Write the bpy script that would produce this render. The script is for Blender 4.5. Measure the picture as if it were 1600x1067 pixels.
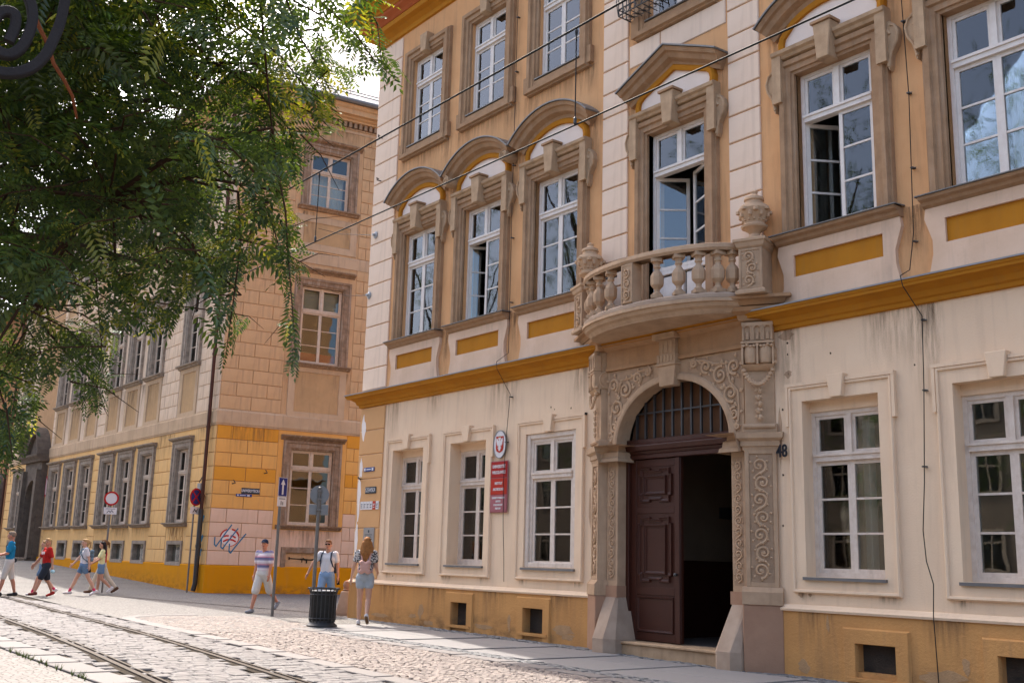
import bpy, bmesh, math, random
from mathutils import Vector, Matrix
R = math.radians
rnd = random.Random(7)
sc = bpy.context.scene
for o in list(bpy.data.objects): bpy.data.objects.remove(o)
COL = sc.collection

# ------------------------------------------------------------ camera
cam_data = bpy.data.cameras.new('camera'); cam = bpy.data.objects.new('camera', cam_data); COL.objects.link(cam)
YAW, PIT, ROL = R(-52.337), R(11.698), R(1.603)
fwd = Vector((math.sin(YAW)*math.cos(PIT), math.cos(YAW)*math.cos(PIT), math.sin(PIT)))
r0 = Vector((math.cos(YAW), -math.sin(YAW), 0)); u0 = r0.cross(fwd)
rt = r0*math.cos(ROL)+u0*math.sin(ROL); up = -r0*math.sin(ROL)+u0*math.cos(ROL)
CAM = Vector((0, -12.2, 1.30))
cam.matrix_world = Matrix(((rt.x, up.x, -fwd.x, CAM.x), (rt.y, up.y, -fwd.y, CAM.y), (rt.z, up.z, -fwd.z, CAM.z), (0, 0, 0, 1)))
cam_data.sensor_width = 36; cam_data.lens = 36*1663/1600; cam_data.clip_end = 3000; cam_data.clip_start = 0.05
sc.camera = cam
def px(P):                      # where a point lies in the 1600-wide photograph (used to shape the tree crown)
    d = Vector(P)-CAM; z = d.dot(fwd)
    return (800+1663*d.dot(rt)/z, 533.5-1663*d.dot(up)/z) if z > .1 else (-999, -999)

# ------------------------------------------------------------ sky, sun, exposure
SUN_EL, SUN_AZ = R(54), math.atan2(.2275, -.974)      # direction towards the sun in the ground plane
w = bpy.data.worlds.new('World'); sc.world = w; w.use_nodes = True
nt = w.node_tree; sky = nt.nodes.new('ShaderNodeTexSky'); sky.sky_type = 'NISHITA'; sky.sun_disc = False
sky.sun_elevation = SUN_EL; sky.sun_rotation = math.pi/2-SUN_AZ
sky.air_density = 0.9; sky.dust_density = 5.0; sky.ozone_density = 0.1; sky.altitude = 100
nt.links.new(sky.outputs[0], nt.nodes['Background'].inputs[0]); nt.nodes['Background'].inputs[1].default_value = 0.15
sl = bpy.data.lights.new('sun', 'SUN'); sun = bpy.data.objects.new('sun', sl); COL.objects.link(sun)
sl.energy = 2.0; sl.angle = R(0.53); sl.color = (1, .93, .84)
sd = Vector((math.cos(SUN_EL)*math.cos(SUN_AZ), math.cos(SUN_EL)*math.sin(SUN_AZ), math.sin(SUN_EL)))
sun.rotation_euler = sd.to_track_quat('Z', 'Y').to_euler(); sun.location = sd*60
vs = sc.view_settings; vs.view_transform = 'Standard'; vs.look = 'None'; vs.exposure = 1.84; vs.gamma = 1; vs.use_curve_mapping = False
sc.render.engine = 'CYCLES'; sc.cycles.max_bounces = 6; sc.cycles.diffuse_bounces = 4; sc.cycles.glossy_bounces = 3; sc.cycles.transparent_max_bounces = 16

# ------------------------------------------------------------ materials
MATS = {}
def nodes_of(name):
    m = bpy.data.materials.new(name); m.use_nodes = True
    n = m.node_tree; return m, n, n.nodes['Principled BSDF']
def mat(name, c, rough=.8, c2=None, scale=3., amt=.5, bump=.0, bscale=60., streak=None, samt=.4, spec=.06, metal=0., peel=None, peel_at=.62, pscale=5., zscale=1.):
    """plain procedural surface: base colour, a second colour in noise patches, optional vertical streaks, patches of peeled paint and fine relief"""
    if name in MATS: return MATS[name]
    m, n, b = nodes_of(name); L = n.links
    b.inputs['Roughness'].default_value = rough; b.inputs['Metallic'].default_value = metal
    b.inputs['Specular IOR Level'].default_value = spec
    tc = n.nodes.new('ShaderNodeTexCoord'); mp = n.nodes.new('ShaderNodeMapping'); mp.inputs['Scale'].default_value = (1, 1, zscale)
    L.new(tc.outputs['Object'], mp.inputs[0])
    def noise(s, det=6, vec=mp.outputs[0], ro=.6):
        t = n.nodes.new('ShaderNodeTexNoise'); t.inputs['Scale'].default_value = s; t.inputs['Detail'].default_value = det; t.inputs['Roughness'].default_value = ro
        L.new(vec, t.inputs['Vector']); return t.outputs['Fac']
    def ramp(f, a, bb):
        r = n.nodes.new('ShaderNodeMapRange'); r.inputs['From Min'].default_value = a; r.inputs['From Max'].default_value = bb; L.new(f, r.inputs['Value']); return r.outputs[0]
    def mix(f, A, B, k=1.):
        x = n.nodes.new('ShaderNodeMix'); x.data_type = 'RGBA'
        if k != 1.:
            q = n.nodes.new('ShaderNodeMath'); q.operation = 'MULTIPLY'; q.inputs[1].default_value = k; L.new(f, q.inputs[0]); f = q.outputs[0]
        L.new(f, x.inputs[0])
        for s, v in ((x.inputs[6], A), (x.inputs[7], B)):
            if isinstance(v, tuple): s.default_value = (*v, 1)
            else: L.new(v, s)
        return x.outputs[2]
    col = tuple(c)
    if c2: col = mix(ramp(noise(scale), .38, .66), col, tuple(c2), amt)
    if streak:
        m2 = n.nodes.new('ShaderNodeMapping'); m2.inputs['Scale'].default_value = (5, 5, .5); L.new(tc.outputs['Object'], m2.inputs[0])
        col = mix(ramp(noise(1.6, 5, m2.outputs[0]), .52, .75), col, tuple(streak), samt)
    if peel: col = mix(ramp(noise(pscale, 8, ro=.7), peel_at, peel_at+.03), col, tuple(peel), .85)
    if isinstance(col, tuple): b.inputs['Base Color'].default_value = (*col, 1)
    else: L.new(col, b.inputs['Base Color'])
    if bump:
        bp = n.nodes.new('ShaderNodeBump'); bp.inputs['Strength'].default_value = bump; bp.inputs['Distance'].default_value = .02
        L.new(noise(bscale, 4), bp.inputs['Height']); L.new(bp.outputs[0], b.inputs['Normal'])
    MATS[name] = m; return m
def glass_mat(name, ior=1.75, tint=(.9, .95, .95), wave=.02):
    m, n, b = nodes_of(name); L = n.links; n.nodes.remove(b); out = n.nodes['Material Output']
    g = n.nodes.new('ShaderNodeBsdfGlossy'); g.inputs['Roughness'].default_value = .015; g.inputs['Color'].default_value = (.95, .97, 1, 1)
    t = n.nodes.new('ShaderNodeBsdfTransparent'); t.inputs['Color'].default_value = (*tint, 1)
    f = n.nodes.new('ShaderNodeFresnel'); f.inputs['IOR'].default_value = ior
    x = n.nodes.new('ShaderNodeMixShader'); tc = n.nodes.new('ShaderNodeTexCoord'); no = n.nodes.new('ShaderNodeTexNoise')
    no.inputs['Scale'].default_value = 2.2; no.inputs['Detail'].default_value = 1; bp = n.nodes.new('ShaderNodeBump'); bp.inputs['Strength'].default_value = wave; bp.inputs['Distance'].default_value = .1
    L.new(tc.outputs['Object'], no.inputs['Vector']); L.new(no.outputs['Fac'], bp.inputs['Height']); L.new(bp.outputs[0], g.inputs['Normal'])
    L.new(f.outputs[0], x.inputs[0]); L.new(t.outputs[0], x.inputs[1]); L.new(g.outputs[0], x.inputs[2]); L.new(x.outputs[0], out.inputs[0])
    MATS[name] = m; return m

# ------------------------------------------------------------ mesh builder
class MB:
    def __init__(s): s.v = []; s.f = []
    def add(s, vs, fs, M=None):
        o = len(s.v); s.v += [tuple(M @ Vector(p)) if M else tuple(p) for p in vs]; s.f += [tuple(i+o for i in f) for f in fs]; return s
    def box(s, x0, x1, y0, y1, z0, z1, M=None):
        return s.add([(x0, y0, z0), (x1, y0, z0), (x1, y1, z0), (x0, y1, z0), (x0, y0, z1), (x1, y0, z1), (x1, y1, z1), (x0, y1, z1)],
                     [(3, 2, 1, 0), (4, 5, 6, 7), (0, 1, 5, 4), (1, 2, 6, 5), (2, 3, 7, 6), (3, 0, 4, 7)], M)
    def quad(s, *p): return s.add(p, [tuple(range(len(p)))])
    def extr(s, poly, y0, y1, M=None):          # polygon in x,z, front at y0 and back at y1
        n = len(poly); vs = [(x, y0, z) for x, z in poly]+[(x, y1, z) for x, z in poly]
        return s.add(vs, [tuple(range(n)), tuple(range(2*n-1, n-1, -1))]+[(i, (i+1) % n, n+(i+1) % n, n+i) for i in range(n)], M)
    def extz(s, poly, z0, z1, M=None):          # polygon in plan, between two heights
        n = len(poly); vs = [(x, y, z0) for x, y in poly]+[(x, y, z1) for x, y in poly]
        return s.add(vs, [tuple(range(n)), tuple(range(2*n-1, n-1, -1))]+[(i, (i+1) % n, n+(i+1) % n, n+i) for i in range(n)], M)
    def _sweep(s, path, prof, closed, f, M):
        n = len(path); k = len(prof); vs = []
        for i in range(n):
            p = Vector(path[i]); a = Vector(path[i-1]) if (i or closed) else None; b = Vector(path[(i+1) % n]) if (i < n-1 or closed) else None
            d1 = (p-a).normalized() if a is not None else (b-p).normalized(); d2 = (b-p).normalized() if b is not None else d1
            n1 = Vector((-d1.y, d1.x)); n2 = Vector((-d2.y, d2.x)); m = n1+n2; m = m/max(m.dot(n1), .35) if m.length > 1e-6 else n1
            vs += [f(p+m*o, d) for o, d in prof]
        fs = [(i*k+j, i*k+j+1, ((i+1) % n)*k+j+1, ((i+1) % n)*k+j) for i in range(n if closed else n-1) for j in range(k-1)]
        if not closed: fs += [tuple(range(k-1, -1, -1)), tuple(range((n-1)*k, n*k))]
        return s.add(vs, fs, M)
    def sweep(s, path, prof, closed=False, M=None):      # moulding on a wall: path in x,z; profile = (offset to the left of the path, projection)
        return s._sweep(path, prof, closed, lambda q, d: (q.x, -d, q.y), M)
    def plan(s, path, prof, closed=False, M=None):       # moulding in plan: path in x,y; profile = (offset to the left of the path, height)
        return s._sweep(path, prof, closed, lambda q, d: (q.x, q.y, d), M)
    def tube(s, pts, r, n=6, cap=True, M=None):
        pts = [Vector(p) for p in pts]; rr = r if isinstance(r, (list, tuple)) else [r]*len(pts); vs = []; last = None
        for i, p in enumerate(pts):
            d = (pts[min(i+1, len(pts)-1)]-pts[max(i-1, 0)]).normalized()
            if last is None: a = d.orthogonal().normalized()
            else: a = (last-d*last.dot(d)); a = a.normalized() if a.length > 1e-6 else d.orthogonal().normalized()
            last = a; b = d.cross(a)
            vs += [p+(a*math.cos(2*math.pi*j/n)+b*math.sin(2*math.pi*j/n))*rr[i] for j in range(n)]
        m = len(pts); fs = [(i*n+j, i*n+(j+1) % n, (i+1)*n+(j+1) % n, (i+1)*n+j) for i in range(m-1) for j in range(n)]
        if cap: fs += [tuple(range(n-1, -1, -1)), tuple(range((m-1)*n, m*n))]
        return s.add(vs, fs, M)
    def lathe(s, prof, n=12, c=(0, 0, 0), M=None, flat=None):     # profile of (radius, height)
        vs = [(c[0]+r*math.cos(2*math.pi*j/n+math.pi/n), c[1]+r*math.sin(2*math.pi*j/n+math.pi/n), c[2]+z) for r, z in prof for j in range(n)]; m = len(prof)
        fs = [(i*n+j, i*n+(j+1) % n, (i+1)*n+(j+1) % n, (i+1)*n+j) for i in range(m-1) for j in range(n)]
        return s.add(vs, fs+[tuple(range(n-1, -1, -1)), tuple(range((m-1)*n, m*n))], M)
    def ball(s, c, r, n=8, M=None):
        rx, ry, rz = r if isinstance(r, (tuple, list)) else (r, r, r); vs = [(c[0], c[1], c[2]-rz)]; m = max(3, n//2)
        for i in range(1, m):
            t = math.pi*i/m
            vs += [(c[0]+rx*math.sin(t)*math.cos(2*math.pi*j/n), c[1]+ry*math.sin(t)*math.sin(2*math.pi*j/n), c[2]-rz*math.cos(t)) for j in range(n)]
        vs.append((c[0], c[1], c[2]+rz)); e = len(vs)-1
        fs = [(0, 1+(j+1) % n, 1+j) for j in range(n)]+[(1+i*n+j, 1+i*n+(j+1) % n, 1+(i+1)*n+(j+1) % n, 1+(i+1)*n+j) for i in range(m-2) for j in range(n)]
        fs += [(e, 1+(m-2)*n+j, 1+(m-2)*n+(j+1) % n) for j in range(n)]
        return s.add(vs, fs, M)
    def capsule(s, a, ra, b, rb, n=12, sx=1.):
        a = Vector(a); b = Vector(b); d = b-a; L = d.length; d = d/L if L > 1e-6 else Vector((0, 0, 1)); pts = []; rr = []
        for k in range(5): t = math.pi/2*k/4; pts.append(a-d*ra*math.cos(t)); rr.append(max(ra*math.sin(t), ra*.02))
        for k in range(5): t = math.pi/2*k/4; pts.append(b+d*rb*math.sin(t)); rr.append(max(rb*math.cos(t), rb*.02))
        return s.tube(pts, rr, n)
    def mesh(s, name, smooth=False):
        me = bpy.data.meshes.new(name); me.from_pydata(s.v, [], s.f); bm = bmesh.new(); bm.from_mesh(me)
        bmesh.ops.recalc_face_normals(bm, faces=bm.faces); bm.to_mesh(me); bm.free()
        if smooth:
            for p in me.polygons: p.use_smooth = True
        return me
CACHE = {}
def part(mb, name, material, parent=None, loc=(0, 0, 0), rot=0., key=None, bevel=0., smooth=False, kind=None):
    if key is not None and key in CACHE: me = CACHE[key]
    else:
        mb = mb() if callable(mb) else mb; me = mb.mesh(name, smooth)
        me.materials.append(MATS[material] if isinstance(material, str) else material)
        if smooth: me.set_sharp_from_angle(angle=R(40))
        if key is not None: CACHE[key] = me
    o = bpy.data.objects.new(name, me); COL.objects.link(o); o.parent = parent; o.location = loc; o.rotation_euler = (0, 0, rot)
    if bevel:
        b = o.modifiers.new('edge', 'BEVEL'); b.width = bevel; b.segments = 1; b.limit_method = 'ANGLE'; b.angle_limit = R(50)
    if kind: o['kind'] = kind
    return o
def thing(name, label, cat, loc=(0, 0, 0), rot=0., group=None):
    o = bpy.data.objects.new(name, None); COL.objects.link(o); o.location = loc; o.rotation_euler = (0, 0, rot); return tag(o, label, cat, group)
def tag(o, label, cat, group=None):
    o['label'] = label; o['category'] = cat
    if group: o['group'] = group
    return o
def arc(cx, cz, r, a0, a1, n, rz=None):
    rz = rz or r; return [(cx+r*math.cos(R(a0+(a1-a0)*i/n)), cz+rz*math.sin(R(a0+(a1-a0)*i/n))) for i in range(n+1)]
def wall(mb, x0, x1, z0, z1, holes, y=0., depth=.35):        # wall sheet with rectangular holes and their reveals
    xs = sorted({x0, x1, *[h[0] for h in holes], *[h[1] for h in holes]}); zs = sorted({z0, z1, *[h[2] for h in holes], *[h[3] for h in holes]})
    xs = [x for x in xs if x0 <= x <= x1]; zs = [z for z in zs if z0 <= z <= z1]
    for a, b in zip(xs, xs[1:]):
        for c, d in zip(zs, zs[1:]):
            mx, mz = (a+b)/2, (c+d)/2
            if not any(h[0] < mx < h[1] and h[2] < mz < h[3] for h in holes): mb.quad((a, y, c), (b, y, c), (b, y, d), (a, y, d))
    for h in holes:
        e = h[4] if len(h) > 4 else depth; a, b, c, d = h[:4]
        mb.quad((a, y, c), (a, y, d), (a, y+e, d), (a, y+e, c)); mb.quad((b, y, c), (b, y, d), (b, y+e, d), (b, y+e, c))
        if c > z0: mb.quad((a, y, c), (b, y, c), (b, y+e, c), (a, y+e, c))
        mb.quad((a, y, d), (b, y, d), (b, y+e, d), (a, y+e, d))
    return mb
def text(body, size, name, material, parent, loc, rot=(math.pi/2, 0, 0), align='CENTER', ext=.002, sx=1., bold=0.):
    cu = bpy.data.curves.new(name, 'FONT'); cu.body = body; cu.size = size; cu.align_x = align; cu.align_y = 'CENTER'; cu.extrude = ext; cu.offset = bold; cu.resolution_u = 3
    t = bpy.data.objects.new(name, cu); COL.objects.link(t); dg = bpy.context.evaluated_depsgraph_get()
    me = bpy.data.meshes.new_from_object(t.evaluated_get(dg)); bpy.data.objects.remove(t); me.materials.clear(); me.materials.append(MATS[material])
    o = bpy.data.objects.new(name, me); COL.objects.link(o); o.parent = parent; o.location = loc; o.rotation_euler = rot; o.scale = (sx, 1, 1); return o

def stain_mat(name, c, strength, top=True):          # grime: drips from above or splashes from below, thinning out to nothing
    m, n, b = nodes_of(name); L = n.links; b.inputs['Base Color'].default_value = (*c, 1); b.inputs['Roughness'].default_value = .95; b.inputs['Specular IOR Level'].default_value = .03
    tc = n.nodes.new('ShaderNodeTexCoord'); mp = n.nodes.new('ShaderNodeMapping'); mp.inputs['Scale'].default_value = (9, 9, .9) if top else (2.5, 2.5, 5); L.new(tc.outputs['Object'], mp.inputs[0]); no = n.nodes.new('ShaderNodeTexNoise'); no.inputs['Scale'].default_value = 1.3; no.inputs['Detail'].default_value = 7; no.inputs['Roughness'].default_value = .65; L.new(mp.outputs[0], no.inputs['Vector'])
    def mth(op, a, b_=None):
        q = n.nodes.new('ShaderNodeMath'); q.operation = op; q.use_clamp = op == 'MULTIPLY'
        for i, v in enumerate((a, b_)):
            if v is None: continue
            if isinstance(v, (int, float)): q.inputs[i].default_value = v
            else: L.new(v, q.inputs[i])
        return q.outputs[0]
    rp = n.nodes.new('ShaderNodeMapRange'); rp.inputs['From Min'].default_value = .42; rp.inputs['From Max'].default_value = .72; L.new(no.outputs['Fac'], rp.inputs['Value']); sp = n.nodes.new('ShaderNodeSeparateXYZ'); L.new(tc.outputs['Generated'], sp.inputs[0])
    u = mth('ABSOLUTE', mth('SUBTRACT', mth('ADD', sp.outputs['X'], sp.outputs['X']), 1)); fu = mth('SUBTRACT', 1, mth('POWER', u, 3)); v = sp.outputs['Z'] if top else mth('SUBTRACT', 1, sp.outputs['Z']); a = mth('MULTIPLY', mth('MULTIPLY', mth('MULTIPLY', rp.outputs[0], fu), mth('POWER', v, 1.3)), strength); L.new(a, b.inputs['Alpha']); MATS[name] = m
stain_mat('drip_grime', (.20, .135, .085), .75); stain_mat('dark_drip_grime', (.13, .09, .06), .85); stain_mat('splash_grime', (.17, .12, .08), .9, False)
# palette
mat('upper_plaster', (0.66, 0.365, 0.175), .9, (0.56, 0.29, 0.13), 1.2, .7, .25, 40, streak=(.38, .215, .11), samt=.6)
mat('cream_plaster', (0.78, 0.59, 0.41), .9, (0.7, 0.5, 0.335), .9, .6, .2, 40, streak=(.55, .40, .28), samt=.45)
mat('quoin_plaster', (0.75, 0.585, 0.45), .9, (0.67, 0.5, 0.37), 1.5, .6, .2, 50, streak=(.52, .39, .29), samt=.45)
mat('corner_plaster', (0.62, 0.355, 0.165), .9, (0.55, 0.3, 0.135), 1.5, .5, .2, 50)
mat('plinth_plaster', (0.56, 0.29, 0.105), .9, (0.46, 0.23, 0.085), 1.1, .7, .5, 30, streak=(.30, .17, .09), samt=.4, peel=(.42, .30, .19), peel_at=.69, pscale=3.5)
mat('gold_plaster', (0.45, 0.185, 0.02), .85, (0.37, 0.145, 0.018), 2., .6, .15, 50, streak=(.28, .15, .05), samt=.3)
mat('white_plaster', (0.8, 0.68, 0.59), .9, (0.7, 0.57, 0.47), 2., .5, .15, 50)
mat('panel_plaster', (0.67, 0.48, 0.345), .9, (0.56, 0.385, 0.26), 2., .6, .2, 50, streak=(.36, .27, .21), samt=.4)
mat('brown_stone', (0.38, 0.235, 0.135), .9, (0.25, 0.15, 0.085), 4., .7, .35, 70, streak=(.40, .31, .23), samt=.5)
mat('brown_stone_light', (0.48, 0.33, 0.205), .9, (0.32, 0.21, 0.125), 4., .7, .35, 70, streak=(.18, .12, .08), samt=.5)
mat('portal_stone', (0.49, 0.335, 0.215), .88, (0.36, 0.235, 0.145), 3., .7, .3, 80, streak=(.26, .17, .11), samt=.45)
mat('portal_stone_warm', (0.42, 0.245, 0.13), .88, (0.33, 0.185, 0.095), 3., .7, .3, 80, streak=(.22, .14, .09), samt=.45)
mat('base_stone', (0.38, 0.225, 0.145), .85, (0.3, 0.17, 0.11), 3., .6, .3, 90)
mat('pale_stone', (0.41, 0.305, 0.225), .85, (0.30, 0.21, 0.15), 4., .6, .3, 90)
mat('carved_stone', (0.53, 0.36, 0.23), .9, (0.4, 0.26, 0.155), 5., .6, .2, 90)
mat('red_band', (.38, .10, .035), .85, (.33, .085, .03), 3., .5, .1, 50)
mat('lead', (.12, .115, .11), .5, (.17, .16, .15), 4., .6, .2, 30, spec=.5)
mat('zinc', (.30, .31, .32), .45, (.22, .23, .24), 4., .6, .1, 30, spec=.5)
mat('white_paint', (0.7, 0.645, 0.59), .55, (0.6, 0.535, 0.475), 8., .6, .25, 60, streak=(.42, .36, .31), samt=.35)
mat('worn_white_paint', (0.7, 0.6, 0.51), .65, (0.52, 0.41, 0.32), 9., .5, .4, 60, streak=(.42, .33, .25), samt=.4)
mat('door_wood', (0.055, 0.016, 0.0095), .38, (0.042, 0.013, 0.008), 5., .5, .12, 40, spec=.28)
mat('door_wood_dark', (0.04, 0.014, 0.009), .45, (0.03, 0.011, 0.008), 5., .5, .12, 40)
mat('dark_iron', (.025, .025, .027), .5, (.05, .045, .04), 9., .4, .2, 50, spec=.5)
mat('cable_black', (.02, .02, .02), .6)
mat('room_dark', (.20, .17, .14), .95)
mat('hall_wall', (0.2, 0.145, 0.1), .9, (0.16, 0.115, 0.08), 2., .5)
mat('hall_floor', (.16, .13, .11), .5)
mat('curtain', (.70, .70, .68), .9)
mat('green_curtain', (.12, .17, .13), .9)
mat('grille_panel', (.13, .065, .035), .8, (.10, .05, .03), 4., .6, .2, 50)
glass_mat('window_glass', 1.75, wave=.008)
glass_mat('old_glass', 1.5, (.8, .85, .84), .03)
mat('old_paint', (.60, .48, .37), .7, (.44, .33, .24), 8., .6, .4, 60, streak=(.33, .24, .17), samt=.5)
mat('dark_board', (.055, .045, .038), .9, (.04, .033, .028), 5., .6, .3, 40)
# ============================================================ the cream and orange building
AX = -11.5
A = thing('institute_building', 'cream and orange baroque building with arched stone portal and balcony', 'building', (AX, 0, 0))
AXES = [-7.70, -5.38, -3.05, 0., 3.05, 5.38, 7.70]
GW = [(-8.40, -7.20, .26), (-6.20, -5.00, .26), (-3.77, -2.38, .07), (2.37, 3.57, .20), (4.61, 5.81, .20), (7.0, 8.2, .20)]
BW = [(-6.18, -5.38), (-3.92, -3.12), (2.92, 3.78), (5.0, 5.8)]
ZG, HG, Z2, H2, Z3, H3 = 1.22, 2.38, 6.05, 2.43, 10.60, 2.12
m = MB(); wall(m, -9.9, 9.9, .80, 4.80, [(a, b, ZG, ZG+HG, .4) for a, b, _ in GW]+[(-1.6, 1.6, .80, 4.6, .2)])
part(m, 'ground_floor_wall', 'cream_plaster', A)
m = MB(); wall(m, -9.9, 9.9, 4.80, 13.75, [(x-.62, x+.62, Z2, Z2+H2) for x in AXES if x]+[(-.62, .62, 5.2, Z2+H2)]+[(x-.60, x+.60, Z3, Z3+H3) for x in AXES])
m.quad((-9.9, 0, -.3), (-9.9, 9, -.3), (-9.9, 9, 13.75), (-9.9, 0, 13.75)); m.quad((9.9, 0, -.3), (9.9, 9, -.3), (9.9, 9, 13.75), (9.9, 0, 13.75)); m.quad((-9.9, 9, -.3), (9.9, 9, -.3), (9.9, 9, 13.75), (-9.9, 9, 13.75))
part(m, 'upper_wall', 'upper_plaster', A)
m = MB(); wall(m, -9.95, -1.96, -.35, .78, [(a, b, .10, .52, .35) for a, b in [(-5.91, -5.38), (-3.68, -3.12)]], -.05); m.quad((-9.95, -.05, -.35), (-9.95, .5, -.35), (-9.95, .5, .78), (-9.95, -.05, .78)); part(m, 'plinth', 'plinth_plaster', A); m = MB(); wall(m, 1.96, 9.95, -.35, .78, [(a, b, .06, .41, .35) for a, b in [(3.12, 3.70), (5.0, 5.6)]], -.05)
pl = part(m, 'plinth', 'plinth_plaster', A)
def plinth_frame(x0, x1, z1):
    f = MB(); f.sweep([(x0, -.3), (x0, z1), (x1, z1), (x1, -.3)], [(-.0, -.06), (.0, .07), (.20, .07), (.23, .05)]); return f
for (a, b, t) in [(-5.91, -5.38, .52), (-3.68, -3.12, .52), (3.12, 3.70, .41), (5.0, 5.6, .41)]:
    f = MB(); f.sweep([(a, -.3), (a, t), (b, t), (b, -.3)], [(-.01, .02), (0, .085), (.17, .085), (.19, .05)]); f.box(a-.12, b+.12, -.10, .1, t-.47, t-.42)
    bw = part(f, 'basement_window_frame', 'plinth_plaster', pl)
    g = MB(); g.box(a, b, .10, .12, t-.45, t)
    part(g, 'basement_shutter', 'dark_board', pl)
m = MB(); 
for a, b in ((-9.95, -1.96), (1.96, 9.95)): m.sweep([(a, .76), (b, .76)], [(0, .0), (0, .075), (.03, .085), (.05, .06), (.085, .03), (.09, 0)])
part(m, 'plinth_moulding', 'cream_plaster', A)
# string cornice with metal cover
P0 = [(9.9, 9), (9.9, 0), (-9.9, 0), (-9.9, 9)]
m = MB(); m.plan(P0, [(0, 4.66), (.05, 4.67), (.055, 4.72), (.09, 4.74), (.12, 4.81), (.20, 4.86), (.27, 4.87), (.275, 4.90), (.30, 4.92), (.30, 4.955), (0, 4.96)])
part(m, 'string_cornice', 'gold_plaster', A)
m = MB(); m.plan(P0, [(.315, 4.945), (.32, 4.965), (.0, 5.03)]); part(m, 'cornice_cover', 'zinc', A)
# main cornice under the eaves
m = MB(); m.plan(P0, [(0, 13.60), (.05, 13.62), (.06, 13.72), (.16, 13.80), (.27, 13.84), (.29, 13.92), (.29, 13.95), (0, 13.95)]); part(m, 'eaves_cornice', 'gold_plaster', A)
m = MB(); m.plan(P0, [(0, 13.951), (.31, 13.951), (.36, 14.02), (.44, 14.10), (.45, 14.17), (0, 14.17)]); part(m, 'eaves_band', 'red_band', A)
m = MB(); m.plan(P0, [(0, 14.171), (.47, 14.171), (.49, 14.22), (.62, 14.30), (.66, 14.40), (.74, 14.44), (.74, 14.50), (0, 14.50)]); part(m, 'eaves_crown', 'gold_plaster', A)
m = MB(); m.plan(P0, [(.68, 14.501), (.80, 14.46), (.86, 14.49), (.88, 14.57), (.84, 14.585)]); part(m, 'gutter', 'zinc', A)
mat('roof_tile', (.22, .09, .055), .85, (.16, .07, .045), 3., .6, .4, 20)
m = MB(); a, b, c, d, z = -10.7, 10.7, -.8, 9.8, 14.51
m.add([(a, c, z), (b, c, z), (b, d, z), (a, d, z), (a+4, 4.5, z+4.2), (b-4, 4.5, z+4.2)], [(0, 1, 5, 4), (1, 2, 5), (2, 3, 4, 5), (3, 0, 4), (3, 2, 1, 0)]); part(m, 'roof', 'roof_tile', A)
# rooms behind the windows
m = MB()
for z0, z1 in ((.75, 4.7), (4.9, 9.6), (10.0, 13.7)):
    for x0, x1 in ((-9.8, -1.9), (-1.85, 1.85), (1.9, 9.8)):
        if z0 < 1 and abs(x0) < 1.9 and x0 < 0 and x1 < 2: continue
        m.quad((x0, .42, z0), (x1, .42, z0), (x1, 4.5, z0), (x0, 4.5, z0)); m.quad((x0, .42, z1), (x1, .42, z1), (x1, 4.5, z1), (x0, 4.5, z1)); m.quad((x0, 4.5, z0), (x1, 4.5, z0), (x1, 4.5, z1), (x0, 4.5, z1))
        m.quad((x0, .42, z0), (x0, 4.5, z0), (x0, 4.5, z1), (x0, .42, z1)); m.quad((x1, .42, z0), (x1, 4.5, z0), (x1, 4.5, z1), (x1, .42, z1))
part(m, 'rooms', 'room_dark', A)
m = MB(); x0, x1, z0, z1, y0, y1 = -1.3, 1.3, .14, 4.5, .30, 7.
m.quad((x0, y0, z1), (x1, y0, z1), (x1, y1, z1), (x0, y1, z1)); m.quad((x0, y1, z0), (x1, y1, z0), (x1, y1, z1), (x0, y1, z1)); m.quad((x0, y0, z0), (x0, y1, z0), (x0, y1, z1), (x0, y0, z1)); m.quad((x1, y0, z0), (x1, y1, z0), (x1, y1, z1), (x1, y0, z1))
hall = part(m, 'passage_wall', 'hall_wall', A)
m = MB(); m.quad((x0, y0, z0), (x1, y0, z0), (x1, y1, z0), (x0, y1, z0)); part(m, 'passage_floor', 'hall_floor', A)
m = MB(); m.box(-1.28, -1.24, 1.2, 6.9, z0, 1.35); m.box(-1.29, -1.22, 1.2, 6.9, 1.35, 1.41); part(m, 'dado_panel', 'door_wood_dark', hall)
m = MB(); m.box(-1.28, -1.25, 2.4, 3.0, 2.15, 2.35); part(m, 'notice_plate', 'dark_iron', hall)

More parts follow.
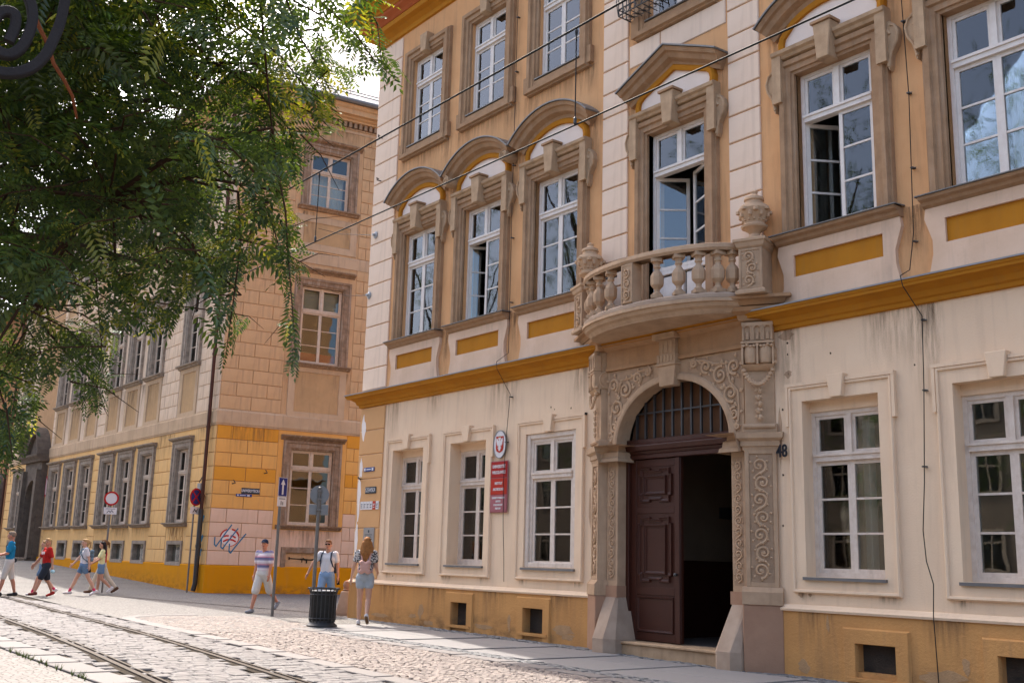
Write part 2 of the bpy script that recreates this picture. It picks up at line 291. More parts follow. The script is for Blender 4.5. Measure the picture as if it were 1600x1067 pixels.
# ---- windows
def bars(mb, x0, x1, z0, z1, t, y0, y1):       # a rectangular wooden frame of bar width t
    mb.box(x0, x0+t, y0, y1, z0, z1); mb.box(x1-t, x1, y0, y1, z0, z1); mb.box(x0+t, x1-t, y0+.002, y1-.002, z0, z0+t); mb.box(x0+t, x1-t, y0+.002, y1-.002, z1-t, z1)
def casement(par, w, h, zt, rows, y, paint, glass='window_glass', angle=0., tag_='', mull=.085, rangle=0.):
    """casement window set y behind the wall face: fixed frame with transom, two top lights, two sashes of `rows` panes; angle opens the left sash inwards"""
    hw = w/2; k = (tag_, w, h, zt, rows, y, paint)
    def fr():
        b = MB(); bars(b, -hw, hw, 0, h, .06, y-.02, y+.10); b.box(-hw+.06, hw-.06, y-.045, y+.08, zt-.05, zt+.05); b.box(-hw+.05, hw-.05, y-.065, y+.0, zt+.02, zt+.055)
        b.box(-mull/2, mull/2, y-.03, y+.07, zt+.05, h-.06); return b
    part(fr, 'frame', paint, par, key=('fr', k))
    x_in = hw-.06
    for s in (-1, 1):                        # top lights
        def tl():
            b = MB(); bars(b, 0, x_in-mull/2, zt+.05, h-.06, .045, y, y+.045); return b
        xo = -x_in if s < 0 else mull/2
        t = part(tl, 'top_light', paint, par, (xo, 0, 0), key=('tl', k))
        part(lambda: MB().box(.04, x_in-mull/2-.04, y+.018, y+.024, zt+.09, h-.10), 'pane', glass, t, key=('tp', k, glass))
        sw = x_in
        def sash():
            b = MB(); bars(b, 0, sw, .06, zt-.05, .055, 0, .05); z0, z1 = .115, zt-.105
            for i in range(1, rows): z = z0+(z1-z0)*i/rows; b.box(.055, sw-.055, .008, .042, z-.014, z+.014)
            return b
        a = angle if s < 0 else -rangle
        sa = part(sash, 'sash', paint, par, (-x_in if s < 0 else x_in, y, 0), a if s < 0 else a+math.pi if False else a, key=('sa', k) if s < 0 else None) if s < 0 else None
        if s > 0:
            def sash2():
                b = MB(); bars(b, -sw, 0, .06, zt-.05, .055, 0, .05); z0, z1 = .115, zt-.105
                for i in range(1, rows): z = z0+(z1-z0)*i/rows; b.box(-sw+.055, -.055, .008, .042, z-.014, z+.014)
                return b
            sa = part(sash2, 'sash', paint, par, (x_in, y, 0), a, key=('sb', k))
        z0, z1 = .115, zt-.105
        for i in range(rows):                # panes hang on the window, turned with their sash
            def pane(i=i, s=s):
                b = MB(); q = .05; dz = (z1-z0)/rows
                b.box(q if s < 0 else -sw+q, sw-q if s < 0 else -q, .02, .026, z0+dz*i+.01*(i > 0), z0+dz*(i+1)-.01*(i < rows-1)); return b
            part(pane, 'pane', glass, par, (-x_in if s < 0 else x_in, y, 0), a, key=('pn', k, i, s, glass))
def curtain(par, x0, x1, z0, z1, y, material='curtain', seed=0):
    rr = random.Random(seed); n = 24; b = MB(); vs = []; ph = rr.random()*6
    for i in range(n+1):
        x = x0+(x1-x0)*i/n; yy = y+.03*math.sin(i*1.9+ph)+.015*math.sin(i*.8); vs += [(x, yy, z0), (x, yy+.01, z1)]
    b.add(vs, [(2*i, 2*i+2, 2*i+3, 2*i+1) for i in range(n)]); part(b, 'curtain', material, par, smooth=True)
def voluted_ear(s):
    b = MB(); pts = [(.90, 2.62), (1.00, 2.60), (1.09, 2.50), (1.12, 2.38), (1.08, 2.24), (1.00, 2.12), (.985, 1.96), (.955, 1.90), (.93, 1.98), (.90, 2.1)]
    b.extr([(s*x, z) for x, z in pts], -.10, .0); b.tube([(s*x, -.10, z) for x, z in [(.95, 1.95), (1.0, 2.14), (1.08, 2.27), (1.105, 2.4), (1.06, 2.52), (.99, 2.55), (.955, 2.48), (.985, 2.41)]], .022, 6); return b
AR, ARZ = 1.569, 8.151-Z2
def arch_path(r, a0, n=18): return arc(0, ARZ, r, 180-a0, a0, n)
def pediment(kind):
    b = MB(); prof = [(-.21, 0), (-.21, .07), (-.15, .09), (-.11, .19), (-.03, .23), (-.02, .28), (.02, .30), (.04, .32), (.05, .0)]
    path = [(-1.10, 3.22), (-.86, 3.33), (0, 3.70), (.86, 3.33), (1.10, 3.22)] if kind == 'gable' else arch_path(AR, 45.4)
    b.sweep(path, prof); return b
def ped_cover(kind):
    b = MB(); path = [(-1.11, 3.215), (-.86, 3.33), (0, 3.70), (.86, 3.33), (1.11, 3.215)] if kind == 'gable' else arch_path(AR, 45.)
    b.sweep(path, [(.045, .335), (.052, .345), (.075, .345), (.085, .0), (.055, 0)]); return b
def tymp_path(kind, o=0.):
    side = [(-.86+o, 2.86), (-.87+o, 2.97), (-.84+o, 3.08), (-.74+o, 3.17-o*.3)]
    mid = [(0, 3.46-o)] if kind == 'gable' else arc(0, ARZ, AR-.24-o, 119, 61, 10)
    return side+mid+[(-x, z) for x, z in reversed(side)]
def volute(mb, cx, cz, r, y0, y1, turns=1.6, s=1):
    mb.tube([(cx, y0, cz), (cx, y1, cz)], r*.92, 14)
    n = 26; mb.tube([(cx+s*r*(1-.8*i/n)*math.cos(2*math.pi*turns*i/n+1.57), y0-.004, cz+r*(1-.8*i/n)*math.sin(2*math.pi*turns*i/n+1.57)) for i in range(n+1)], r*.13, 5)
for i, x in enumerate(AXES):
    kind = 'gable' if i == 3 else ('scroll' if i in (1, 5) else 'arch')
    h0 = 0 if i != 3 else -.85
    def sur():
        b = MB(); b.sweep([(-.64, h0), (-.64, H2), (.64, H2), (.64, h0)], [(-.02, -.20), (0, .05), (.04, .055), (.05, .085), (.13, .085), (.15, .12), (.22, .125), (.24, .07), (.27, .07), (.28, 0)]); return b
    wn = part(sur, 'window', 'brown_stone', A, (x, 0, Z2), key=('sur2', h0))
    part(lambda: MB().extr([(-.62, h0), (-.62, H2), (-.655, H2), (-.655, h0)], .0, .12), 'jamb_lining', 'brown_stone', wn, key=('jl2', h0))
    def lint():
        b = MB(); b.sweep([(-.95, H2+.27), (-.14, H2+.27)], [(-.02, .05), (.0, .13), (.04, .15), (.07, .19), (.12, .20), (.14, .17), (.14, 0)]); b.sweep([(.14, H2+.27), (.95, H2+.27)], [(-.02, .05), (.0, .13), (.04, .15), (.07, .19), (.12, .20), (.14, .17), (.14, 0)])
        for s in (-1, 1): b.box(min(s*.80, s*.955), max(s*.80, s*.955), -.165, 0, 2.02, H2+.38)
        return b
    part(lint, 'lintel', 'brown_stone_light', wn, key='lint2')
    for s in (-1, 1): part(lambda: voluted_ear(s), 'ear_scroll', 'brown_stone_light', wn, key=('ear', s))
    part(lambda: MB().extr([(-.10, H2-.03), (-.15, H2+.52), (.15, H2+.52), (.10, H2-.03)], -.25, .0), 'keystone', 'brown_stone_light', wn, key='key2', bevel=.012)
    part(lambda: MB().extr([(-.17, H2+.52), (-.17, H2+.56), (.17, H2+.56), (.17, H2+.52)], -.28, .0), 'keystone_cap', 'brown_stone', wn, key='key2c')
    part(lambda: MB().extr(tymp_path(kind, .06), -.03, .0), 'tympanum', 'white_plaster', wn, key=('tym', kind))
    part(lambda: MB().sweep(tymp_path(kind), [(-.07, .0), (-.07, .08), (.0, .10), (.03, .07), (.04, 0)]), 'gold_band', 'gold_plaster', wn, key=('gb', kind))
    pd = part(lambda: pediment(kind), 'pediment', 'brown_stone', wn, key=('ped', kind))
    part(lambda: ped_cover(kind), 'pediment_cover', 'lead', wn, key=('pco', kind))
    if kind == 'scroll':
        for s in (-1, 1):
            b = MB(); volute(b, s*1.0, 3.10, .12, -.30, -.02, s=s); part(b, 'volute', 'brown_stone_light', wn)
    ang = {1: 62, 3: 50, 4: 58}.get(i, 0)
    rang = {3: 25}.get(i, 0)
    if i == 3:
        casement(wn, 1.24, H2, 1.72, 3, .10, 'white_paint', angle=R(ang), rangle=R(rang), tag_='b')
        b = MB(); bars(b, -.62, .62, -.85, .0, .07, .08, .18); b.box(-.05, .05, .09, .17, -.78, -.07)
        for s in (-1, 1): b.box(min(s*.1, s*.52), max(s*.1, s*.52), .11, .15, -.75, -.10)
        part(b, 'lower_door_panel', 'white_paint', wn, bevel=.008)
    else:
        casement(wn, 1.24, H2, 1.72, 3, .10, 'white_paint', angle=R(ang), tag_='2')
        def sill():
            b = MB(); b.sweep([(-1.0, -.17), (1.0, -.17)], [(-.0, 0), (0, .06), (.03, .12), (.07, .14), (.09, .20), (.12, .22), (.13, .22), (.135, -.1)]); return b
        part(sill, 'sill', 'brown_stone', wn, key='sill2')
        part(lambda: MB().sweep([(-1.03, -.04), (1.03, -.04)], [(0, .235), (.006, .24), (.018, .24), (.03, .0), (.03, -.12), (.02, -.12)]), 'sill_cover', 'lead', wn, key='sillc')
        def apron():
            z0, z1 = -1.02, -.172; cv = [(.98, z1), (1.0, -.30), (.95, -.45), (.90, -.60), (.90, -.78), (.94, -.95), (.96, z0)]
            b = MB()
            for s in (-1, 1): b.extr([(s*.72, z0), (s*.72, z1)]+[(s*q, z) for q, z in cv], -.07, .0)
            b.extr([(-.72, z0), (-.72, -.66), (.72, -.66), (.72, z0)], -.07, 0); b.extr([(-.72, -.34), (-.72, z1), (.72, z1), (.72, -.34)], -.07, 0); return b
        part(apron, 'apron', 'panel_plaster', wn, key='apron2')
        part(lambda: MB().box(-.72, .72, -.03, 0, -.66, -.34), 'apron_panel', 'gold_plaster', wn, key='apg')
        def cons(s):
            b = MB(); b.extr([(s*.80, -.20), (s*1.0, -.20), (s*1.0, -.34), (s*.93, -.45), (s*.86, -.45), (s*.80, -.34)], -.15, -.07); return b
        if i >= 4: curtain(wn, .02, .55, .1, 2.3, .35, seed=i)
        else: curtain(wn, -.58, -.05 if i == 1 else .58, .1, 1.6 if i == 0 else 2.3, .5, 'green_curtain' if i == 1 else 'curtain', seed=i)
    # third floor
    def sur3():
        b = MB(); b.sweep([(-.62, 0), (-.62, H3), (.62, H3), (.62, 0)], [(-.02, -.2), (0, .05), (.05, .06), (.06, .09), (.15, .09), (.17, .13), (.25, .13), (.27, .08), (.29, .07), (.30, 0)], True)
        for s in (-1, 1): b.box(min(s*.70, s*.99), max(s*.70, s*.99), -.10, 0, -.235, .10)
        return b
    w3 = part(sur3, 'window', 'brown_stone', A, (x, 0, Z3), key='sur3')
    part(lambda: MB().extr([(-.10, H3-.02), (-.15, H3+.42), (.15, H3+.42), (.10, H3-.02)], -.2, 0), 'keystone', 'brown_stone_light', w3, key='key3', bevel=.012)
    part(lambda: MB().box(-.66, .66, -.10, .10, -.025, -.005), 'sill_cover', 'lead', w3, key='sill3')
    casement(w3, 1.20, H3, 1.50, 3, .08, 'white_paint', tag_='3'); curtain(w3, -.58, .58, .05, 1.9, .4, seed=20+i)

for gi, (a, b_, dep) in enumerate(GW):                   # ground floor windows
    hw = (b_-a)/2; x = (a+b_)/2
    def arch_():
        b = MB(); b.sweep([(-hw, 0), (-hw, HG), (hw, HG), (hw, 0)], [(0, 0), (0, .03), (.17, .03), (.175, .055), (.20, .06), (.215, .045), (.22, 0)], True)
        for s in (-1, 1):
            xx = hw+.215
            b.extr([(s*xx, HG-.34), (s*(xx+.045), HG-.34), (s*(xx+.045), HG+.26), (s*(xx), HG+.26)], -.06, 0)
        for s in (-1, 1): b.box(min(s*.13, s*(hw+.26)), max(s*.13, s*(hw+.26)), -.065, 0, HG+.215, HG+.26)
        return b
    wn = part(arch_, 'window', 'cream_plaster', A, (x, 0, ZG), key=('archg', round(hw, 3)))
    part(lambda: MB().extr([(-.09, HG+.0), (-.135, HG+.31), (.135, HG+.31), (.09, HG+.0)], -.11, 0), 'keystone', 'cream_plaster', wn, key='keyg', bevel=.008)
    part(lambda: MB().box(-hw-.03, hw+.03, -.075, dep+.02, -.045, -.006), 'sill', 'lead', wn, key=('sillg', round(hw, 2), dep))
    if dep < .1:
        b = MB(); bars(b, -hw, hw, 0, HG, .09, .0, .10); part(b, 'outer_frame', 'worn_white_paint', wn, bevel=.01); casement(wn, 2*hw-.18, HG-.09, 1.62, 3, .06, 'worn_white_paint', tag_='g3')
    else:
        b = MB(); b.box(-hw, hw, dep-.05, dep+.1, HG-.14, HG); part(b, 'shutter_box', 'cream_plaster', wn)
        casement(wn, 2*hw, HG-.14, 1.60, 3, dep, 'worn_white_paint', tag_='g')
    if gi < 3: curtain(wn, -hw+.05, hw-.05, .05, .95, dep+.3, seed=40+gi)
    else: curtain(wn, .05, .22, .05, 2.1, dep+.2, seed=40+gi)

# ---- quoins and wall blocks
wl = [o for o in A.children if o.name.startswith('upper_wall')][0]; wg = [o for o in A.children if o.name.startswith('ground_floor_wall')][0]
def block_mesh(w, h, d, c=.012):
    b = MB(); a, e = w/2, h/2
    b.add([(-a, 0, -e), (a, 0, -e), (a, 0, e), (-a, 0, e), (-a, -d+c, -e), (a, -d+c, -e), (a, -d+c, e), (-a, -d+c, e), (-a+c, -d, -e+c), (a-c, -d, -e+c), (a-c, -d, e-c), (-a+c, -d, e-c)],
          [(0, 1, 5, 4), (1, 2, 6, 5), (2, 3, 7, 6), (3, 0, 4, 7), (4, 5, 9, 8), (5, 6, 10, 9), (6, 7, 11, 10), (7, 4, 8, 11), (8, 9, 10, 11)]); return b
def block(par, material, x0, x1, z0, z1, loc=(0, 0, 0), rot=0., d=.03, name='block', gap=.018):
    w, h = round(x1-x0-gap, 2), round(z1-z0-gap, 2); c, s = math.cos(rot), math.sin(rot); u = (x0+x1)/2
    return part(lambda: block_mesh(w, h, d), name, material, par, (loc[0]+c*u, loc[1]+s*u, loc[2]+(z0+z1)/2), rot, key=('blk', w, h, d, material))
for x0, x1 in ((-9.9, -8.86), (-1.79, -1.13), (1.12, 1.76), (8.86, 9.9)):
    z = 5.06
    while z < 13.5: block(wl, 'quoin_plaster', x0, x1, z, min(z+.50 if abs(x0) > 5 else z+.452, 13.6)); z += .50 if abs(x0) > 5 else .452
for x0, x1 in ((-9.9, -8.83),):
    z = .86
    while z < 4.6: block(wg, 'corner_plaster', x0, x1, z, min(z+.545, 4.66), d=.025); z += .545
block(wl, 'quoin_plaster', -1.12, -.36, 9.86, 10.30, d=.02); block(wl, 'quoin_plaster', -.36, 1.10, 9.86, 10.30, d=.02)

# ---- portal
def scroll(mb, cx, cz, r, s=1, turns=1.4, t0=0., rad=.014, y=0., n=22):
    pts = []
    for i in range(n+1):
        f = i/n; rr_ = r*(1-.82*f); a = t0+s*2*math.pi*turns*f; pts.append((cx+rr_*math.cos(a), y-.006*f, cz+rr_*math.sin(a)))
    mb.tube(pts, [rad*(1-.35*i/n) for i in range(n+1)], 5); mb.ball((cx, y-.008, cz), (r*.24, .016, r*.24), 6); return pts[0]
def leaf(mb, x, z, a, l, y=0.):
    M = Matrix.Translation((x, y, z)) @ Matrix.Rotation(-a, 4, 'Y')
    mb.add([(0, 0, 0), (l*.5, -.018, l*.28), (l, -.006, .0), (l*.5, -.018, -l*.28), (l*.5, -.026, 0)], [(0, 4, 1), (1, 4, 2), (2, 4, 3), (3, 4, 0)], M)
def carved_vine(w, h, n, y=-.004, seed=1):        # rising vine with alternating spirals, centred on x = 0
    b = MB(); rr_ = random.Random(seed); st = h/n; r = min(w*.44, st*.46); prev = None
    for i in range(n):
        s = 1 if i % 2 else -1; cz = st*(i+.5); cx = s*(w*.5-r)*.8
        p = scroll(b, cx, cz, r, -s, 1.35, math.pi*1.5, rad=min(.021, r*.2), y=y-.004)
        if prev: b.tube([(prev[0], y, prev[1]), ((prev[0]+p[0])/2+s*r*.35, y, (prev[1]+p[2])/2), (p[0], y, p[2])], min(.014, r*.14), 5)
        prev = (cx-s*r*.9, cz+r*.3)
        for k in range(6): leaf(b, cx+r*.85*math.cos(k*1.05+.6), cz+r*.85*math.sin(k*1.05+.6), k*1.05+.6+rr_.uniform(-.6, .6), r*.55, y-.004)
    return b
mat('dark_backing_stone', (.40, .27, .175), .95, (.29, .19, .12), 6., .7, .3, 60)  # darker stone tone for the flat plates behind the carved relief
portal = part(MB().extr([(-1.45, 3.2), (-1.45, 4.46), (1.45, 4.46), (1.45, 3.2), (1.19, 3.2)]+arc(0, 3.2, 1.19, 0, 180, 28, .96)[1:-1]+[(-1.19, 3.2)], -.15, .10), 'portal', 'portal_stone', A)
for s in (-1, 1):
    lo_ = [(x, z) for x, z in arc(0, 3.2, 1.32, 8, 74, 14, 1.09)]; part(MB().extr([(s*x, z) for x, z in lo_+[(.40, 4.43), (1.40, 4.43), (1.40, 3.36)]], -.152, -.14), 'spandrel_ground', 'dark_backing_stone', portal)
part(MB().sweep(arc(0, 3.2, 1.19, 180, 0, 32, .96), [(0, .14), (0, .19), (.03, .20), (.09, .19), (.115, .17), (.12, .14)]), 'archivolt', 'portal_stone', portal)
for s in (-1, 1):
    b = MB()
    for cx, cz, r, d in ((1.27, 3.52, .10, 1), (1.22, 3.83, .14, -1), (1.02, 4.12, .14, 1), (.74, 4.28, .10, -1), (.50, 4.36, .07, 1), (1.29, 4.22, .12, -1), (1.33, 3.33, .05, 1)):
        scroll(b, s*cx, cz, r, s*d, 1.5, 1.2*d, .027, -.162)
        for k in range(5): leaf(b, s*cx+r*1.0*math.cos(k*1.26), cz+r*1.0*math.sin(k*1.26), k*1.26+.4, r*.8, -.158)
    b.tube([(s*q, -.156, z) for q, z in [(1.33, 3.3), (1.36, 3.6), (1.34, 3.85), (1.2, 4.0), (1.12, 4.28), (.9, 4.3), (.7, 4.38), (.46, 4.41)]], .022, 5)
    part(b, 'spandrel_carving', 'carved_stone', portal, smooth=True)
b = MB()      # frieze and straight entablature between the pilasters
b.box(-1.46, 1.46, -.20, .02, 4.465, 4.52); b.box(-1.46, 1.46, -.17, .02, 4.52, 4.80)
b.sweep([(-1.5, 4.80), (1.5, 4.80)], [(0, 0), (0, .18), (.03, .22), (.06, .24), (.09, .30), (.09, 0)]); part(b, 'entablature', 'portal_stone_warm', portal)
b = MB(); b.extr([(-.15, 4.06), (-.19, 4.38), (.19, 4.38), (.15, 4.06)], -.26, -.1); b.box(-.21, .21, -.29, -.1, 4.38, 4.42); b.extr([(-.20, 4.42), (-.20, 4.56), (.20, 4.56), (.20, 4.42)], -.27, -.1)
for k in range(5): b.box(-.17+.07*k, -.13+.07*k, -.285, -.26, 4.44, 4.54)
b.box(-.17, .17, -.25, -.1, 4.56, 4.80)
for k in range(3): b.box(-.13+.1*k, -.07+.1*k, -.262, -.25, 4.58, 4.78)
b.box(-.24, .24, -.34, -.1, 4.80, 4.89); part(b, 'keystone', 'portal_stone', portal, bevel=.006)
for s in (-1, 1):        # jambs with carved strips, and their guard stones
    b = MB(); b.box(min(s*1.19, s*1.44), max(s*1.19, s*1.44), -.15, .30, .95, 2.96); j = part(b, 'jamb', 'portal_stone', portal, bevel=.008)
    part(MB().box(min(s*1.23, s*1.40), max(s*1.23, s*1.40), -.152, -.14, 1.06, 2.88), 'panel_ground', 'dark_backing_stone', portal)
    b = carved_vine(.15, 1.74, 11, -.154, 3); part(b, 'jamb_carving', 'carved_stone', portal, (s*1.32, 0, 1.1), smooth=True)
    b = MB(); b.box(min(s*1.17, s*1.46), max(s*1.17, s*1.46), -.18, .3, .80, .98)
    part(b, 'jamb_base', 'base_stone', portal)
    lo = [(1.02, .22), (1.02, -.34), (1.16, -.48), (1.40, -.48), (1.50, -.36), (1.50, .22)]; hi = [(1.17, .22), (1.17, -.14), (1.20, -.18), (1.40, -.18), (1.46, -.16), (1.46, .22)]
    b = MB(); n = 6; vs = [(s*x, y, -.1) for x, y in lo]+[(s*x, y, .17) for x, y in lo]+[(s*x, y, .80) for x, y in hi]
    b.add(vs, [(i, (i+1) % n, n+(i+1) % n, n+i) for i in range(n)]+[(n+i, n+(i+1) % n, 2*n+(i+1) % n, 2*n+i) for i in range(n)]+[tuple(range(2*n, 3*n))])
    part(b, 'guard_stone', 'pale_stone', portal)
    b = MB(); pth = [(1.12, .3), (1.12, -.22), (1.48, -.22)]; pth = pth if s > 0 else [(-x, y) for x, y in reversed(pth)]
    sg = -1
    b.plan(pth, [(-.10, 2.94), (0.0, 2.94), (.0, 2.98), (.03, 3.0), (.035, 3.05), (.07, 3.09), (.075, 3.15), (.09, 3.17), (.09, 3.2), (-.1, 3.2)] if False else [(-.10, 2.94), (-.06, 2.94), (-.05, 3.0), (-.02, 3.02), (-.01, 3.10), (.03, 3.13), (.03, 3.2), (-.2, 3.2)])
    b.box(min(s*1.19, s*1.46), max(s*1.19, s*1.46), -.16, .3, 2.96, 3.199); part(b, 'impost', 'portal_stone', portal)
# the two pilasters turned outwards, carved shafts, brackets with garlands
for s in (-1, 1):
    loc = (s*1.725, -.14, 0); rot = s*R(29.4); W = .225
    b = MB(); b.box(-W-.05, W+.05, -.06, .30, -.2, .82); pl_ = part(b, 'pilaster', 'base_stone', portal, loc, rot, bevel=.012); pp = dict(parent=portal, loc=loc, rot=rot)
    b = MB(); b.sweep([(-W-.055, .82), (W+.055, .82)], [(0, -.3), (0, .075), (.17, .075), (.24, .02), (.25, -.3)]); part(b, 'pilaster_base', 'portal_stone', **pp)
    part(MB().box(-W+.065, W-.065, -.002, .01, 1.125, 2.895), 'panel_ground', 'dark_backing_stone', **pp)
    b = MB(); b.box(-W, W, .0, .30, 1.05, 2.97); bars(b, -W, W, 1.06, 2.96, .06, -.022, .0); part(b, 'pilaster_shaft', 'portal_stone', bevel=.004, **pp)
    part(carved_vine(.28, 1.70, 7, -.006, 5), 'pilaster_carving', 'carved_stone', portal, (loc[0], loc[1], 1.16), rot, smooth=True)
    b = MB(); b.plan([(W, .3), (W, 0), (-W, 0), (-W, .3)], [(0, 2.94), (.02, 2.95), (.03, 3.0), (.05, 3.01), (.05, 3.08), (.10, 3.12), (.11, 3.2), (0, 3.2)]); b.box(-W, W, 0, .3, 3.0, 3.199); part(b, 'capital', 'portal_stone', **pp)
    b = MB(); b.box(-W+.01, W-.01, .02, .3, 3.2, 4.82); b.box(-W-.02, W+.02, -.03, .3, 3.205, 3.33); b.tube([(-W, -.03, 3.29), (W, -.03, 3.29)], .035, 8); part(b, 'bracket_panel', 'portal_stone', bevel=.008, **pp)
    b = MB()          # triglyph block with three flutes
    b.box(-W, W, -.065, .02, 4.52, 4.80)
    for k in (-1, 0, 1):
        b.box(k*.145-.072, k*.145-.045, -.10, -.06, 4.53, 4.745); b.box(k*.145+.045, k*.145+.072, -.10, -.06, 4.53, 4.745); b.tube([(k*.145, -.062, 4.545), (k*.145, -.062, 4.65)], .032, 7)
        b.sweep(arc(k*.145, 4.70, .045, 180, 0, 6), [(0, .06), (0, .10), (.027, .10), (.027, .06)])
    b.box(-W, W, -.105, .0, 4.745, 4.80); b.box(-W-.01, W+.01, -.12, .02, 4.485, 4.52); part(b, 'triglyph', 'portal_stone', bevel=.004, **pp)
    b = MB()          # double roll, rosette band and swag
    for k in (-1, 1): b.lathe([(.06, 0), (.10, .03), (.115, .12), (.11, .22), (.10, .29)], 12, (k*.105, .0, 4.18))
    b.box(-W-.005, -W+.02, -.10, .02, 4.18, 4.48); b.box(W-.02, W+.005, -.10, .02, 4.18, 4.48); b.box(-.012, .012, -.12, .0, 4.18, 4.48); b.sweep([(-W, 4.10), (W, 4.10)], [(0, .0), (.02, .04), (.08, .09), (.09, 0)])
    for k in range(9): b.ball((-.2+.05*k, -.10, 4.455+.012*math.sin(k*2)), (.03, .025, .026), 6)
    for k in range(17):
        t = k/16*2-1; b.ball((t*.235, -.06-.03*(1-t*t), 4.16-.27*(1-t*t)+.05*(abs(t) > .9)), (.036+.012*(1-t*t), .03, .034), 6)
    for k in range(5): b.ball((.0+.012*(-1)**k, -.03, 3.80-.095*k), (.034, .026, .05), 6); leaf(b, 0, 3.83-.095*k, 3.6, .075, -.03); leaf(b, 0, 3.83-.095*k, -.5, .075, -.03)
    volute(b, s*.0+W+.0, 4.33, .14, .02, .2) if False else None
    part(b, 'bracket_carving', 'carved_stone', smooth=True, **pp)
    b = MB(); b.plan([(W+.02, .34), (W+.02, -.03), (-W-.02, -.03), (-W-.02, .34)], [(0, 4.80), (.0, 4.82), (.03, 4.84), (.05, 4.92), (.14, 4.96), (.16, 5.02), (.0, 5.02)]); b.box(-W-.02, W+.02, -.03, .34, 4.80, 5.019)
    b.plan([(W+.05, .36), (W+.05, -.07), (-W-.05, -.07), (-W-.05, .36)], [(0, 5.03), (.12, 5.04), (.17, 5.10), (.24, 5.11), (.24, 5.155), (0, 5.16)]); b.box(-W-.05, W+.05, -.07, .36, 5.03, 5.159); part(b, 'bracket_cornice', 'portal_stone_warm', **pp)
    for q in (-1, 1):          # side scroll on the bracket
        b = MB(); n = 20; b.tube([(q*(W+.012), .10+.13*(1-.8*i/n)*math.cos(2*math.pi*1.6*i/n+1.2), 4.32+.15*(1-.8*i/n)*math.sin(2*math.pi*1.6*i/n+1.2)) for i in range(n+1)], .02, 5); b.tube([(q*(W), .10, 4.32), (q*(W+.02), .10, 4.32)], .14, 14)
        part(b, 'bracket_scroll', 'carved_stone', **pp)
# ---- balcony
BP = [(1.56*math.cos(R(t)), -.28-.74*math.sin(R(t))) for t in range(0, 181, 5)]          # right to left in front of the wall
bal = part(MB().plan(BP, [(-.5, 4.93), (-.16, 4.93), (-.02, 4.95), (.02, 5.0), (.07, 5.03), (.10, 5.085), (.13, 5.09), (.13, 5.135), (.10, 5.15), (-.5, 5.15)]), 'balcony', 'portal_stone', A)
b = MB(); b.extz([(x*.97, -.28+(y+.28)*.97) for x, y in BP]+[(-1.5, .0), (1.5, .0)], 4.935, 5.148); part(b, 'balcony_floor', 'portal_stone', bal)
part(MB().plan(BP, [(-.10, 5.86), (-.13, 5.90), (-.12, 5.96), (-.06, 5.985), (.06, 5.985), (.12, 5.96), (.13, 5.90), (.10, 5.86)]), 'handrail', 'portal_stone', bal, smooth=True)
part(MB().plan(BP, [(-.11, 5.15), (-.11, 5.20), (-.08, 5.23), (.08, 5.23), (.11, 5.20), (.11, 5.15)]), 'foot_rail', 'pale_stone', bal)
def baluster():
    b = MB(); b.box(-.085, .085, -.085, .085, 0, .06); b.box(-.085, .085, -.085, .085, .57, .63)
    b.lathe([(.07, .06), (.072, .085), (.042, .11), (.045, .15), (.098, .21), (.104, .25), (.104, .345), (.085, .39), (.045, .44), (.04, .47), (.058, .485), (.058, .51), (.046, .53), (.068, .57)], 8); return b
for t in [13, 27, 42, 56, 71, 109, 124, 138, 153, 167]:
    x, y = 1.56*math.cos(R(t)), -.28-.74*math.sin(R(t)); part(baluster, 'baluster', 'portal_stone', bal, (x, y, 5.232), math.atan2(y+.3, x)+R(90), key='balu', bevel=.005)
b = MB(); b.box(-.12, .12, -.10, .10, 5.232, 5.862); bars(b, -.12, .12, 5.24, 5.85, .025, -.112, -.10); part(b, 'pier', 'portal_stone', bal, (0, -1.02, 0), bevel=.005)
part(carved_vine(.17, .52, 3, -.105, 8), 'pier_carving', 'carved_stone', bal, (0, -1.02, 5.28), smooth=True)
for s in (-1, 1):
    px_, py_, rot = s*1.80, -.27, s*R(20)
    b = MB(); b.box(-.175, .175, -.20, .26, 5.162, 5.86); bars(b, -.175, .175, 5.24, 5.84, .035, -.215, -.20); b.plan([(.175, .26), (.175, -.2), (-.175, -.2), (-.175, .26)], [(0, 5.162), (.05, 5.162), (.05, 5.21), (.0, 5.25)])
    b.plan([(.175, .26), (.175, -.2), (-.175, -.2), (-.175, .26)], [(0, 5.84), (.03, 5.87), (.05, 5.93), (.07, 5.94), (.07, 5.985), (0, 5.99)]); b.box(-.175, .175, -.2, .26, 5.85, 5.989)
    part(b, 'pedestal', 'portal_stone', bal, (px_, py_, 0), rot, bevel=.006)
    part(carved_vine(.24, .54, 3, -.206, 9), 'pedestal_carving', 'carved_stone', bal, (px_, py_, 5.27), rot, smooth=True)
    b = MB(); b.lathe([(.16, 5.99), (.16, 6.03), (.10, 6.05), (.075, 6.10), (.10, 6.14), (.19, 6.19), (.20, 6.22), (.155, 6.25), (.165, 6.30), (.21, 6.40), (.235, 6.47), (.20, 6.53), (.14, 6.55), (.13, 6.60), (.15, 6.62), (.14, 6.66), (.08, 6.69), (.05, 6.72), (.06, 6.75), (.02, 6.78)], 16)
    for k in range(8):
        a_ = k*math.pi/4; b.ball((.225*math.cos(a_), .225*math.sin(a_), 6.46-.03*(k % 2)), (.05, .05, .04), 6); b.ball((.205*math.cos(a_+.39), .205*math.sin(a_+.39), 6.38), (.035, .035, .05), 6)
    for k in range(14): a_ = k*math.pi/7; b.ball((.168*math.cos(a_), .168*math.sin(a_), 6.30), .022, 6)
    part(b, 'urn', 'carved_stone', bal, (px_, py_-.0, 0), smooth=True)
